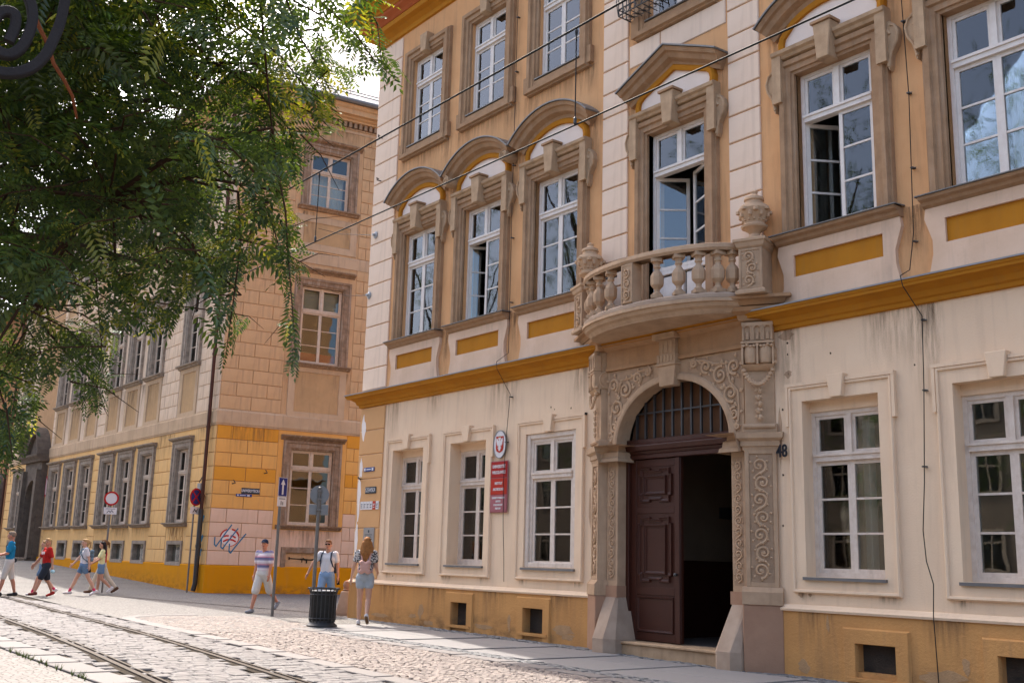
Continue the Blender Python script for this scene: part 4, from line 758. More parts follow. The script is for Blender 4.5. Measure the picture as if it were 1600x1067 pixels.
for dx, dz, h in ((-.36, -.42, 1.0), (-.06, -.52, .95), (.32, -.70, .90)): stroke(m, [(gc[0]+dx-.30, gc[1]+dz+.42), (gc[0]+dx-.30, gc[1]+dz+.1), (gc[0]+dx-.22, gc[1]+dz+.02), (gc[0]+dx-.12, gc[1]+dz+.18), (gc[0]+dx+.15, gc[1]+dz+.6*h), (gc[0]+dx+.42, gc[1]+dz+h)], .055, -.039)
part(m, 'graffiti_blue', 'blue_paint', bw_sd, (gc[0]*.24, 0, gc[1]*.24)).scale = (.76, 1, .76)
m = MB(); r2 = random.Random(3)
for k in range(16):
    x = -.95+r2.random()*.42; z = 1.25+r2.random()*1.25; stroke(m, [(x, z), (x+.12, z+.16*r2.uniform(-1, 1)), (x+.05, z+.2*r2.uniform(-1, 1)), (x+.18, z+.1)], .05, -.036)
part(m, 'graffiti_tag', 'blue_marker', bw_st)
m = MB()
for k, L in enumerate(([(0, 0), (.05, .5), (.2, .2), (.32, .5), (.36, 0)], [(.45, 0), (.62, .5), (.72, 0), (.66, .2), (.52, .2)], [(.95, .5), (.95, .1), (.85, 0), (.78, .12)], [(1.05, 0), (1.2, .5), (1.32, 0), (1.26, .2), (1.1, .2)])): stroke(m, [(-3.55+x, 1.68+z*1.0) for x, z in L], .035, -.026)
part(m, 'graffiti_name', 'faded_paint', bw_st)
# neighbour beyond
mat('russet_plaster', (.34, .16, .065), .9, (.26, .12, .06), 1.2, .6, .25, 40, streak=(.18, .1, .06), samt=.4)
N = thing('neighbour_house', 'russet house at the left edge beyond the ochre building', 'building', (BX-STREET_LEN-.02, BY, 0))
m = MB(); wall(m, -16, 0, -1, 15, [(-3.2, -1.2, -1, 4.2, .5), (-3, -1.6, 6.5, 9, .3), (-6.5, -5, 6.5, 9, .3), (-6.5, -5, 2.2, 4.6, .3)]); m.quad((-16, 0, -1), (-16, 10, -1), (-16, 10, 15), (-16, 0, 15)); part(m, 'wall', 'russet_plaster', N)
m = MB(); m.add([(-16, -.6, 15), (0, -.6, 15), (0, 5, 19), (-16, 5, 19), (-16, 10, 15), (0, 10, 15)], [(0, 1, 2, 3), (3, 2, 5, 4), (0, 3, 4), (1, 5, 2)]); part(m, 'roof', 'roof_tile', N)
for a, b_, c, d in ((-3.2, -1.2, -1, 4.2), (-3, -1.6, 6.5, 9), (-6.5, -5, 6.5, 9), (-6.5, -5, 2.2, 4.6)): 
    m = MB(); bars(m, a, b_, c, d, .09, .2, .3); m.box((a+b_)/2-.05, (a+b_)/2+.05, .2, .3, c, d); wf = part(m, 'window', 'weathered_grey', N); part(MB().box(a+.05, b_-.05, .28, .29, c+.05, d-.05), 'pane', 'old_glass', wf)
m = MB(); m.sweep([(-3.2, -1), (-3.2, 4.2)]+arc(-2.2, 4.2, 1.0, 180, 0, 10)+[(-1.2, -1)], [(0, 0), (0, .15), (.3, .18), (.32, 0)]); part(m, 'door_surround', 'dark_portal_stone', N)
m = MB(); m.tube([(-.25, -.12, 15), (-.25, -.12, .8)], .07, 8); part(m, 'drainpipe', 'drain_brown', N)
m = MB(); m.quad((-15.8, .5, -1), (-.2, .5, -1), (-.2, .5, 14.8), (-15.8, .5, 14.8)); part(m, 'rooms', 'room_dark', N)
# ============================================================ the ground
def gz(x):
    return -.0085*(x+18) if x > -18 else (.035*(-36-x) if x < -36 else 0.)
def lerp_tab(tab, x):
    if x <= tab[0][0]: (a, b_), (c, d) = tab[0], tab[1]; return b_+(d-b_)/(c-a)*(x-a)
    for (a, b_), (c, d) in zip(tab, tab[1:]):
        if x <= c: return b_+(d-b_)/(c-a)*(x-a)
    (a, b_), (c, d) = tab[-2], tab[-1]; return d+(d-b_)/(c-a)*(x-c)
def kerb_o(x): return lerp_tab([(-22.4, -4.85), (-19.5, -5.08), (-17, -5.19), (-12.3, -5.40), (-8, -5.6)], x)
RAIL = [(-60, -4.2), (-45, -4.35), (-38, -4.45), (-32, -4.75), (-28.6, -5.0), (-24, -5.39), (-18.8, -5.79), (-15.2, -6.07), (-12, -6.38), (-8, -6.8), (-2, -7.5)]
def rail2(x): return lerp_tab(RAIL, x)
def rail1(x): return rail2(x)-1.44
FAR_K = -8.45
def cobble_mat(name, c1, c2, joint, scale, stretch=(1, 1, 1), rough=.8, bump=.5):
    m, n, b = nodes_of(name); L = n.links; tc = n.nodes.new('ShaderNodeTexCoord'); mp = n.nodes.new('ShaderNodeMapping'); mp.inputs['Scale'].default_value = stretch; L.new(tc.outputs['Object'], mp.inputs[0])
    v = n.nodes.new('ShaderNodeTexVoronoi'); v.feature = 'DISTANCE_TO_EDGE'; v.inputs['Scale'].default_value = scale; v.inputs['Randomness'].default_value = .7; L.new(mp.outputs[0], v.inputs['Vector'])
    v2 = n.nodes.new('ShaderNodeTexVoronoi'); v2.inputs['Scale'].default_value = scale; v2.inputs['Randomness'].default_value = .7; L.new(mp.outputs[0], v2.inputs['Vector'])
    no = n.nodes.new('ShaderNodeTexNoise'); no.inputs['Scale'].default_value = .6; no.inputs['Detail'].default_value = 6; L.new(tc.outputs['Object'], no.inputs['Vector'])
    mx = n.nodes.new('ShaderNodeMix'); mx.data_type = 'RGBA'; mx.inputs[6].default_value = (*c1, 1); mx.inputs[7].default_value = (*c2, 1); sep = n.nodes.new('ShaderNodeSeparateColor'); L.new(v2.outputs['Color'], sep.inputs[0])
    ad = n.nodes.new('ShaderNodeMath'); ad.operation = 'MULTIPLY_ADD'; ad.inputs[1].default_value = .6; L.new(sep.outputs[0], ad.inputs[0]); ml = n.nodes.new('ShaderNodeMath'); ml.operation = 'MULTIPLY'; ml.inputs[1].default_value = .5; L.new(no.outputs['Fac'], ml.inputs[0]); L.new(ml.outputs[0], ad.inputs[2]); L.new(ad.outputs[0], mx.inputs[0])
    rp = n.nodes.new('ShaderNodeMapRange'); rp.inputs['From Min'].default_value = .02; rp.inputs['From Max'].default_value = .10; L.new(v.outputs['Distance'], rp.inputs['Value'])
    m2 = n.nodes.new('ShaderNodeMix'); m2.data_type = 'RGBA'; m2.inputs[6].default_value = (*joint, 1); L.new(mx.outputs[2], m2.inputs[7]); L.new(rp.outputs[0], m2.inputs[0]); L.new(m2.outputs[2], b.inputs['Base Color'])
    bp = n.nodes.new('ShaderNodeBump'); bp.inputs['Strength'].default_value = bump; bp.inputs['Distance'].default_value = .02; L.new(rp.outputs[0], bp.inputs['Height']); L.new(bp.outputs[0], b.inputs['Normal']); b.inputs['Roughness'].default_value = rough
    MATS[name] = m; return m
cobble_mat('small_cobbles', (0.192, 0.174, 0.159), (0.141, 0.133, 0.122), (0.067, 0.061, 0.052), 13.)
cobble_mat('far_setts', (0.146, 0.134, 0.126), (0.117, 0.107, 0.102), (0.074, 0.067, 0.059), 6., (1.3, 1, 1))
mat('joint_sand', (0.075, 0.063, 0.052), .95, (0.05, 0.042, 0.034), 3., .6, .4, 80, streak=None)
def stone_var(name, c1, c2, bump=.3, rough=.75):        # stones differ one from the next (mesh islands and objects)
    m, n, b = nodes_of(name); L = n.links; g = n.nodes.new('ShaderNodeNewGeometry'); oi = n.nodes.new('ShaderNodeObjectInfo'); ad = n.nodes.new('ShaderNodeMath'); ad.operation = 'ADD'; L.new(g.outputs['Random Per Island'], ad.inputs[0]); L.new(oi.outputs['Random'], ad.inputs[1]); fr = n.nodes.new('ShaderNodeMath'); fr.operation = 'FRACT'; L.new(ad.outputs[0], fr.inputs[0])
    tc = n.nodes.new('ShaderNodeTexCoord'); no = n.nodes.new('ShaderNodeTexNoise'); no.inputs['Scale'].default_value = 25; no.inputs['Detail'].default_value = 5; L.new(tc.outputs['Object'], no.inputs['Vector'])
    mx = n.nodes.new('ShaderNodeMix'); mx.data_type = 'RGBA'; mx.inputs[6].default_value = (*c1, 1); mx.inputs[7].default_value = (*c2, 1); L.new(fr.outputs[0], mx.inputs[0])
    m2 = n.nodes.new('ShaderNodeMix'); m2.data_type = 'RGBA'; m2.blend_type = 'MULTIPLY'; m2.inputs[0].default_value = .5; L.new(mx.outputs[2], m2.inputs[6]); L.new(no.outputs['Color'], m2.inputs[7]); hs = n.nodes.new('ShaderNodeMix'); hs.data_type = 'RGBA'; hs.inputs[0].default_value = .35; L.new(mx.outputs[2], hs.inputs[6]); L.new(m2.outputs[2], hs.inputs[7]); L.new(hs.outputs[2], b.inputs['Base Color'])
    bp = n.nodes.new('ShaderNodeBump'); bp.inputs['Strength'].default_value = bump; bp.inputs['Distance'].default_value = .008; L.new(no.outputs['Fac'], bp.inputs['Height']); L.new(bp.outputs[0], b.inputs['Normal']); b.inputs['Roughness'].default_value = rough; MATS[name] = m
stone_var('sett_stone', (0.158, 0.143, 0.139), (0.119, 0.107, 0.104)); stone_var('mosaic_stone', (0.259, 0.209, 0.179), (0.182, 0.147, 0.128)); stone_var('strip_stone', (0.192, 0.189, 0.185), (0.141, 0.141, 0.141)); stone_var('slab_stone', (0.229, 0.218, 0.211), (0.2, 0.189, 0.185), .2); stone_var('kerb_stone', (0.179, 0.159, 0.151), (0.153, 0.136, 0.128), .2)
mat('rail_steel', (0.085, 0.073, 0.065), .42, (0.06, 0.048, 0.04), 6., .6, .1, 40, metal=.3)
mat('rail_groove', (.05, .04, .035), .8)
mat('dark_earth', (0.04, 0.032, 0.025), .95, (0.065, 0.052, 0.038), 8., .6, .4, 60)
def strip(mb, xs, y0, y1, z=0.):       # a sheet following the street between two edge curves
    f0 = y0 if callable(y0) else (lambda x: y0); f1 = y1 if callable(y1) else (lambda x: y1); n = len(xs)
    vs = [p for x in xs for p in ((x, f0(x), gz(x)+z), (x, f1(x), gz(x)+z))]; return mb.add(vs, [(2*i, 2*i+2, 2*i+3, 2*i+1) for i in range(n-1)])
def frange(a, b_, n): return [a+(b_-a)*i/n for i in range(n+1)]
XS = [-900, -300, -110, -80, -60, -50, -44, -40, -36, -35]+frange(-34, -18, 16)+frange(-17.5, -2, 31)+[2, 10, 30, 80, 300, 900]
GZ0 = gz
def gz(x, f=GZ0): return f(max(-95, min(x, 15)))
ground = part(strip(MB(), XS, -700, 700, -.035), 'ground', 'joint_sand', kind='structure')
XV = [x for x in XS if -95 <= x <= 40]
part(strip(MB(), [x for x in XV if x <= -18], kerb_o, 60, -.004), 'side_street', 'small_cobbles', kind='structure')
part(strip(MB(), [-95, -80, -60, -50, -44, -40, -36, -35, -34], FAR_K, lambda x: kerb_o(x)-.004, -.006), 'far_road', 'far_setts', kind='structure')
cobble_mat('pavement_cobbles', (0.207, 0.189, 0.174), (0.155, 0.141, 0.133), (0.074, 0.063, 0.052), 11.)
part(strip(MB(), XV, -35.0, FAR_K-.02, .0), 'far_pavement', 'pavement_cobbles', kind='structure')
# ---- stones
def stone(w_, l, h, r2, dome=.010):
    b = MB(); a, e = w_/2, l/2; c = min(w_, l)*.13; j = lambda: r2.uniform(-.006, .006)
    b.add([(-a, -e, -h), (a, -e, -h), (a, e, -h), (-a, e, -h), (-a+j(), -e+j(), -dome), (a+j(), -e+j(), -dome), (a+j(), e+j(), -dome), (-a+j(), e+j(), -dome), (-a+c, -e+c, 0), (a-c, -e+c, 0), (a-c, e-c, 0), (-a+c, e-c, 0)],
          [(0, 1, 5, 4), (1, 2, 6, 5), (2, 3, 7, 6), (3, 0, 4, 7), (4, 5, 9, 8), (5, 6, 10, 9), (6, 7, 11, 10), (7, 4, 8, 11), (8, 9, 10, 11)]); return b
def stones_in(region, x0, x1, y0, y1, cw, cl, seed, h=.06, gap=.012, along_y=True, far_x=None):
    """courses of stones; returns (x, y, width, length) for every stone inside region(x, y)"""
    r2 = random.Random(seed); out = []; x = x0
    while x < x1:
        w_ = cw*r2.uniform(.88, 1.12); y = y0+r2.random()*cl
        while y < y1:
            l = cl*r2.uniform(.75, 1.25)
            if region(x+w_/2, y+l/2): out.append((x+w_/2, y+l/2, w_-gap, l-gap))
            y += l
        x += w_
    return out
r5 = random.Random(5)
def in_road(x, y): return FAR_K+.45 < y < kerb_o(x)-.04 and min(abs(y-rail2(x)), abs(y-rail1(x))) > .14
road = part(strip(MB(), [x for x in XV if -34 <= x <= 12], FAR_K, lambda x: kerb_o(x)-.004, -.026), 'road', 'joint_sand', kind='structure')
st = stones_in(in_road, -34, -7, -8.1, -4.6, .155, .215, 11)
def in_view(x, y): p = px((x, y, 0)); return -20 < p[0] < 1620 and p[1] < 1085
st = [s_ for s_ in st if in_view(s_[0], s_[1])]; st.sort(key=lambda s_: (Vector((s_[0], s_[1], 0))-CAM).length)
var = [stone(.14, .20, .06, r5) for _ in range(6)]
for b_ in range(6): CACHE['sett%d' % b_] = None
CACHE = {k: v for k, v in CACHE.items() if v is not None}
for i, (x, y, w_, l) in enumerate(st[:290]):
    k = i % 6; o = part(var[k], 'sett', 'sett_stone', road, (x, y, gz(x)+r5.uniform(-.006, .006)), r5.uniform(-.04, .04), key='sett%d' % k); o.scale = (w_/.14, l/.20, 1)
m = MB()
def place(m, x, y, w_, l, h, r2, dome=.01):
    b = stone(w_, l, h, r2, dome); m.add(b.v, b.f, Matrix.Translation((x, y, gz(x)+r2.uniform(-.006, .006))) @ Matrix.Rotation(r2.uniform(-.04, .04), 4, 'Z') @ Matrix.Rotation(r2.uniform(-.02, .02), 4, 'X'))
for x, y, w_, l in st[290:]: place(m, x, y, w_, l, .05, r5)
part(m, 'sett_field', 'sett_stone', road, kind='stuff')
# kerb of pale flush stones with rounded end
def kpath(o):
    p = [(x, kerb_o(x)+o) for x in frange(-6, -21.6, 30)]; ex, ey = p[-1]; r_ = 1.5-o
    return p+[(ex-r_*math.sin(R(t)), ey+(r_ if True else 0)*(1-math.cos(R(t)))) for t in range(10, 91, 10)]+[(ex-r_, ey+r_+.5)]
ki, ko = kpath(.28), kpath(0); kerb = part(strip(MB(), [x for x in XV if -24 <= x <= -5], lambda x: kerb_o(x)-.003, lambda x: kerb_o(x)+.283, -.02), 'kerb', 'joint_sand', kind='structure')
for i in range(0, len(ki)-2, 2):
    b = MB(); q = [ko[i], ko[i+1], ko[i+2], ki[i+2], ki[i+1], ki[i]]; c = Vector((sum(p[0] for p in q)/6, sum(p[1] for p in q)/6)); q = [tuple(c+(Vector(p)-c)*.985) for p in q]; b.extz([(x, y) for x, y in q], -.2, .004+gz(c.x)); part(b, 'kerbstone', 'kerb_stone', kerb, bevel=.008)
# pavement in front of the building
pave = part(strip(MB(), [x for x in XV if -21.4 <= x <= 12], lambda x: kerb_o(x)+.28, .4, -.022), 'pavement', 'joint_sand', kind='structure')
def slab_l(x): return -.42
x = -19.3; k = 0
while x < -4:
    l = r5.uniform(1.25, 1.9); y0, y1 = -2.30, -.42
    for a, b_ in ((y0, (y0+y1)/2+.1*(-1)**k), ((y0+y1)/2+.1*(-1)**k, y1)):
        bb = MB(); bb.box(x+.006, x+l-.006, a+.005, b_-.005, gz(x+l/2)-.1, gz(x+l/2)+r5.uniform(-.002, .003)); part(bb, 'paving_slab', 'slab_stone', pave, bevel=.006)
    x += l; k += 1
x = -18.6
while x < -4:
    l = r5.uniform(.9, 1.3); bb = MB(); bb.box(x+.005, x+l-.005, -2.90, -2.64, gz(x+l/2)-.1, gz(x+l/2)+.003); part(bb, 'edging_stone', 'kerb_stone', pave, bevel=.006); x += l
m = MB()
for x, y, w_, l in stones_in(lambda x, y: -2.62 < y < -2.32, -18.6, -5, -2.63, -2.31, .10, .10, 4): place(m, x, y, w_, l, .04, r5, .006)
for x, y, w_, l in stones_in(lambda x, y: -.40 < y < .0 and not (-13.3 < x < -9.7 and y > -.22), -21.3, -5, -.41, .0, .10, .10, 6): place(m, x, y, w_, l, .04, r5, .006)
part(m, 'cobble_strip', 'strip_stone', pave, kind='stuff')
m = MB()      # fan-laid small stones between the kerb and the edging
rad = 1.0; 
def in_mosaic(x, y): return -23.0 < x < -6 and y < (-2.93 if x > -18.6 else -2.0) and y > kerb_o(x)+.32 and (x > -21.4 or (x+21.4)**2+(y-kerb_o(-21.4)-1.5)**2 < 1.18**2 or y > kerb_o(-21.4)+1.5 and x > -22.5)
for fx in range(-25, -3):
    for fy in range(-14, 2):
        cx, cy = fx*1.0+(.5 if fy % 2 else 0), fy*.5
        for ring in range(1, 9):
            r_ = ring*.105+.02; n = max(3, int(r_*math.pi*.55/.095))
            for q in range(n):
                a = math.pi*.5+(q+.5-n/2)*.098/r_
                if abs(a-math.pi*.5) > .82: continue
                x, y = cx+r_*math.cos(a), cy+r_*math.sin(a)
                nx_, ny_ = x-cx, y-cy
                if not in_mosaic(x, y) or not in_view(x, y): continue
                if (ny_ < .28): continue
                s_ = .086*r5.uniform(.85, 1.08); b = stone(s_, s_, .04, r5, .008); m.add(b.v, b.f, Matrix.Translation((x, y, gz(x)+r5.uniform(-.005, .004))) @ Matrix.Rotation(a+r5.uniform(-.1, .1), 4, 'Z'))
part(m, 'mosaic_paving', 'mosaic_stone', pave, kind='stuff')
part(strip(MB(), [x for x in XV if -22.9 <= x <= 5], lambda x: max(kerb_o(x)+.30, -5.4), lambda x: -2.92 if x > -18.5 else -2.0, -.016), 'mosaic_bed', 'mosaic_bed' if 'mosaic_bed' in MATS else mat('mosaic_bed', (0.075, 0.058, 0.047), .95, (0.05, 0.04, 0.033), 5., .6, .3, 60), pave)
# tram rails
for f, lab in ((rail2, 'tram rail nearer the pavement kerb'), (rail1, 'tram rail farther from the building')):
    xs = frange(-46, -2, 44); P = [(x, f(x)) for x in reversed(xs)]
    m = MB(); n = len(P)
    for o0, o1, z in ((-.035, .035, .004), (.085, .115, .002)):
        strip(m, xs, lambda x: f(x)+o0, lambda x: f(x)+o1, z); strip(m, xs, lambda x: f(x)+o0-.0, lambda x: f(x)+o0+.001, z)
        vs = [p for x in xs for p in ((x, f(x)+o0, gz(x)+z), (x, f(x)+o0, gz(x)-.06))]; m.add(vs, [(2*i, 2*i+2, 2*i+3, 2*i+1) for i in range(len(xs)-1)]); vs = [p for x in xs for p in ((x, f(x)+o1, gz(x)+z), (x, f(x)+o1, gz(x)-.06))]; m.add(vs, [(2*i, 2*i+2, 2*i+3, 2*i+1) for i in range(len(xs)-1)])
    o = part(m, 'tram_rail', 'rail_steel'); tag(o, lab, 'rail', 'rails of the tram track')
    o2 = part(strip(strip(strip(MB(), xs, lambda x: f(x)+.036, lambda x: f(x)+.084, -.02), xs, lambda x: f(x)-.13, lambda x: f(x)-.036, -.012), xs, lambda x: f(x)+.116, lambda x: f(x)+.16, -.012), 'rail_bed', 'dark_earth', o)
# pale slabs and kerb along the near side of the street
x = -34
nk = part(strip(MB(), [x for x in XV if -34 <= x <= 5], FAR_K-.02, FAR_K+.46, -.02), 'near_kerb', 'joint_sand', kind='structure')
while x < -6:
    l = r5.uniform(.9, 1.2)
    for y0, y1, n_ in ((FAR_K+.02, FAR_K+.42, 'kerbstone'),): bb = MB(); bb.box(x+.006, x+l-.006, y0, y1, gz(x)-.1, gz(x)+.006); part(bb, n_, 'sett_stone', nk, bevel=.008)
    x += l
m = MB(); r9 = random.Random(9)       # tufts of weeds in the joint
for k in range(46):
    x = -r9.uniform(9, 18); y = FAR_K+r9.uniform(-.06, .02)
    for q in range(9):
        a = r9.random()*6.28; h = r9.uniform(.03, .09); d = Vector((math.cos(a), math.sin(a), 0)); p0 = Vector((x, y, gz(x))); n_ = Vector((-d.y, d.x, 0))*.006
        m.add([p0-n_, p0+n_, p0+d*h*.6+Vector((0, 0, h))], [(0, 1, 2)])
mat('weed_green', (.12, .15, .05), .8); o = part(m, 'weeds', 'weed_green', kind='stuff'); o['label'] = 'sparse weeds in the joint along the near kerb'; o['category'] = 'weeds'
m = MB(); P = [(-36.5, -1.2), (-33, -1.75), (-31.7, -1.93), (-30.1, .18), (-29.5, 1.9)]
m = MB(); strip(m, [-33.5, -32, -30, -28, -26, -24, -22.5], lambda x: -1.75+.34*(x+33.5)*.55-.05, lambda x: -1.75+.34*(x+33.5)*.55+.05, .004); o = part(m, 'drain_channel', 'rail_groove', kind='structure')
# ============================================================ the far side of the street (behind the camera, seen in panes and as bounced light)
mat('opposite_plaster', (.22, .17, .12), .9, (.17, .13, .095), 1., .6, .2, 30)  # unseen house, plaster darkened so the panes mirror less light
mat('opposite_trim', (.36, .28, .20), .9)
O = thing('opposite_building', 'long house across the street, darkened to dim its reflection, seen only in the window panes', 'building', (-30, -36, 0))
m = MB(); wx = [-36+4*i for i in range(18)]
m.quad((-42, 0, -1), (40, 0, -1), (40, 0, 11.5), (-42, 0, 11.5)); m.quad((-42, 0, -1), (-42, -10, -1), (-42, -10, 11.5), (-42, 0, 11.5)); m.quad((40, 0, -1), (40, -10, -1), (40, -10, 11.5), (40, 0, 11.5)); part(m, 'wall', 'opposite_plaster', O)
m = MB(); m.add([(-42, .6, 11.5), (40, .6, 11.5), (40, -5, 15), (-42, -5, 15), (-42, -10, 11.5), (40, -10, 11.5)], [(0, 1, 2, 3), (3, 2, 5, 4), (0, 3, 4), (1, 5, 2)]); part(m, 'roof', 'roof_tile', O)
for x in wx:
    for z in (1.4, 5.0, 8.4):
        f = part(lambda: bars(q := MB(), -.7, .7, 0, 2.1, .16, .0, .08) or q.box(-.04, .04, .01, .05, .1, 2.0).box(-.6, .6, .01, .05, 1.35, 1.43), 'window', 'opposite_trim', O, (x, 0, z), key='opw'); part(lambda: MB().box(-.6, .6, .005, .01, .1, 2.0), 'pane', 'window_glass', f, key='opp')
        part(lambda: MB().box(-.6, .6, -.02, .003, .1, 2.0), 'dark_room', 'room_dark', f, key='opd')
# ============================================================ trees
def leaf_mat(name, c1, c2, tr):
    m, n, b = nodes_of(name); L = n.links; out = n.nodes['Material Output']; n.nodes.remove(b); g = n.nodes.new('ShaderNodeNewGeometry'); mx = n.nodes.new('ShaderNodeMix'); mx.data_type = 'RGBA'; mx.inputs[6].default_value = (*c1, 1); mx.inputs[7].default_value = (*c2, 1); L.new(g.outputs['Random Per Island'], mx.inputs[0])
    d = n.nodes.new('ShaderNodeBsdfDiffuse'); t = n.nodes.new('ShaderNodeBsdfTranslucent'); gl = n.nodes.new('ShaderNodeBsdfGlossy'); gl.inputs['Roughness'].default_value = .45; gl.inputs['Color'].default_value = (.8, .9, .9, 1); x = n.nodes.new('ShaderNodeMixShader'); x.inputs[0].default_value = tr; y = n.nodes.new('ShaderNodeMixShader'); y.inputs[0].default_value = .05
    bc = n.nodes.new('ShaderNodeMix'); bc.data_type = 'RGBA'; bc.blend_type = 'MULTIPLY'; bc.inputs[0].default_value = 1; bc.inputs[7].default_value = (1.0, 1.05, .45, 1); L.new(mx.outputs[2], bc.inputs[6])
    L.new(mx.outputs[2], d.inputs[0]); L.new(bc.outputs[2], t.inputs[0]); L.new(d.outputs[0], x.inputs[1]); L.new(t.outputs[0], x.inputs[2]); L.new(x.outputs[0], y.inputs[1]); L.new(gl.outputs[0], y.inputs[2]); L.new(y.outputs[0], out.inputs[0]); MATS[name] = m
leaf_mat('leaf_green', (.024, .052, .010), (.125, .17, .02), .52); leaf_mat('leaf_yellow', (.42, .36, .03), (.26, .28, .04), .5)
mat('bark', (.10, .07, .05), .95, (.06, .045, .035), 8., .7, .6, 30); mat('twig_bark', (.075, .04, .025), .9, (.05, .03, .02), 8., .6, .3, 40); mat('red_bark', (.24, .075, .03), .85, (.16, .05, .025), 12., .6, .3, 60)
def frond(mb, base, d, nrm, L, r2, pairs=8):          # one pinnate leaf: a drooping row of paired leaflets
    d = d.normalized(); side = d.cross(nrm).normalized(); p = Vector(base); st_ = L/pairs; ll = L*.25
    for i in range(pairs+1):
        d = (d+Vector((0, 0, -.038))).normalized(); p = p+d*st_; nn = side.cross(d).normalized(); k = math.sin(math.pi*(.18+.75*i/pairs))*r2.uniform(.85, 1.15)
        for s in ((-1, 1) if i < pairs else (0,)):
            a = (d if s == 0 else side*s*.93+d*.42).normalized()*ll*(.55+.45*k); a.z -= ll*r2.uniform(.0, .3); w_ = d*ll*.2 if s else side*ll*.2; u = nn*ll*.05
            mb.add([p, p+a*.45+w_+u, p+a, p+a*.45-w_+u], [(0, 1, 2, 3)])
def rand_dir(r2): 
    v = Vector((r2.gauss(0, 1), r2.gauss(0, 1), r2.gauss(0, 1))); return v.normalized()
def at(x, y, dpt): return CAM+(rt*(x-800)-up*(y-533.5)+fwd*1663)*(dpt/1663)
def inside(poly, x, y):
    c = False; j = len(poly)-1
    for i in range(len(poly)):
        if (poly[i][1] > y) != (poly[j][1] > y) and x < (poly[j][0]-poly[i][0])*(y-poly[i][1])/(poly[j][1]-poly[i][1])+poly[i][0]: c = not c
        j = i
    return c
# --- the near tree, its trunk just left of the view
r3 = random.Random(21)
T1 = thing('locust_tree', 'feathery green locust tree overhanging the street at the upper left', 'tree', (-8.2, -12.9, 0))
o1 = Vector(T1.location)
tr = MB(); top = Vector((-8.0, -12.5, 3.0)); tr.tube([o1+Vector((0, 0, -.1)), o1+Vector((.02, .03, .25)), o1+Vector((.05, .1, 1.5)), top], [.30, .22, .19, .17], 12, M=Matrix.Translation(-o1))
limb_ends = [at(60, 250, 7.2), at(170, 310, 6.6), at(290, 150, 7.0), at(420, -30, 7.4), at(150, -60, 6.4), at(60, 480, 8.0), at(260, 420, 7.2), Vector((-10, -13.5, 7)), Vector((-7, -14.5, 6.5)), Vector((-9.5, -10.8, 7.5)), Vector((-6.5, -11.5, 7.5))]
limbs = []
for e in limb_ends:
    mid = top.lerp(e, .5)+Vector((r3.uniform(-.2, .2), r3.uniform(-.2, .2), .45)); pts = [top+(Vector((0, 0, .0)))]+[top.lerp(mid, t).lerp(mid.lerp(e, t), t) for t in (.2, .4, .6, .8, 1.)]; limbs.append(pts); tr.tube(pts, [.09, .05, .035, .025, .018, .010], 7, M=Matrix.Translation(-o1))
part(tr, 'trunk', 'bark', T1, smooth=True)
lv, ly, tw = MB(), MB(), MB()
MASK = [(-60, -60), (610, -60), (605, 30), (640, 110), (610, 140), (570, 110), (540, 150), (535, 190), (480, 205), (476, 262), (470, 330), (482, 420), (474, 580), (452, 590), (436, 520), (430, 420), (402, 330), (390, 420), (372, 520), (345, 590), (332, 520), (330, 430), (300, 440), (262, 535), (205, 500), (168, 640), (128, 650), (95, 560), (60, 640), (26, 735), (-60, 735)]
def grow(pts3, leafs, r2, yellow=0., size=.22, rad=.008):
    """a twig through the given points with fronds along it"""
    pts = [Vector(p) for p in pts3]; n = len(pts); tw.tube(pts, [rad*(1-.75*i/(n-1)) for i in range(n)], 5, M=Matrix.Translation(-o1))
    for k in range(leafs):
        t = (k+r2.random())/leafs*(n-1); i = min(int(t), n-2); p = pts[i].lerp(pts[i+1], t-i); ax = (pts[i+1]-pts[i]).normalized(); q_ = rand_dir(r2); q_.z *= .45; d = (ax*.4+q_*1.0+Vector((0, 0, -.12))).normalized(); s_ = size*r2.uniform(.7, 1.2)
        q = px(p+d*s_*.9)
        if 0 < q[0] < 1600 and 0 < q[1] < 1067 and not inside(MASK, *q): 
            d = (ax*.4+Vector((0, 0, -1))+rand_dir(r2)*.3).normalized(); s_ *= .7; q = px(p+d*s_*.9)
            if not inside(MASK, *q): continue
        mb = ly if r2.random() < yellow else lv; nrm = (Vector((0, 0, 1))+rand_dir(r2)*.7).normalized(); frond(mb, p-o1, d, nrm, s_, r2)
def nearest_limb(p): return min((q for l in limbs for q in l[2:]), key=lambda q: (q-p).length)
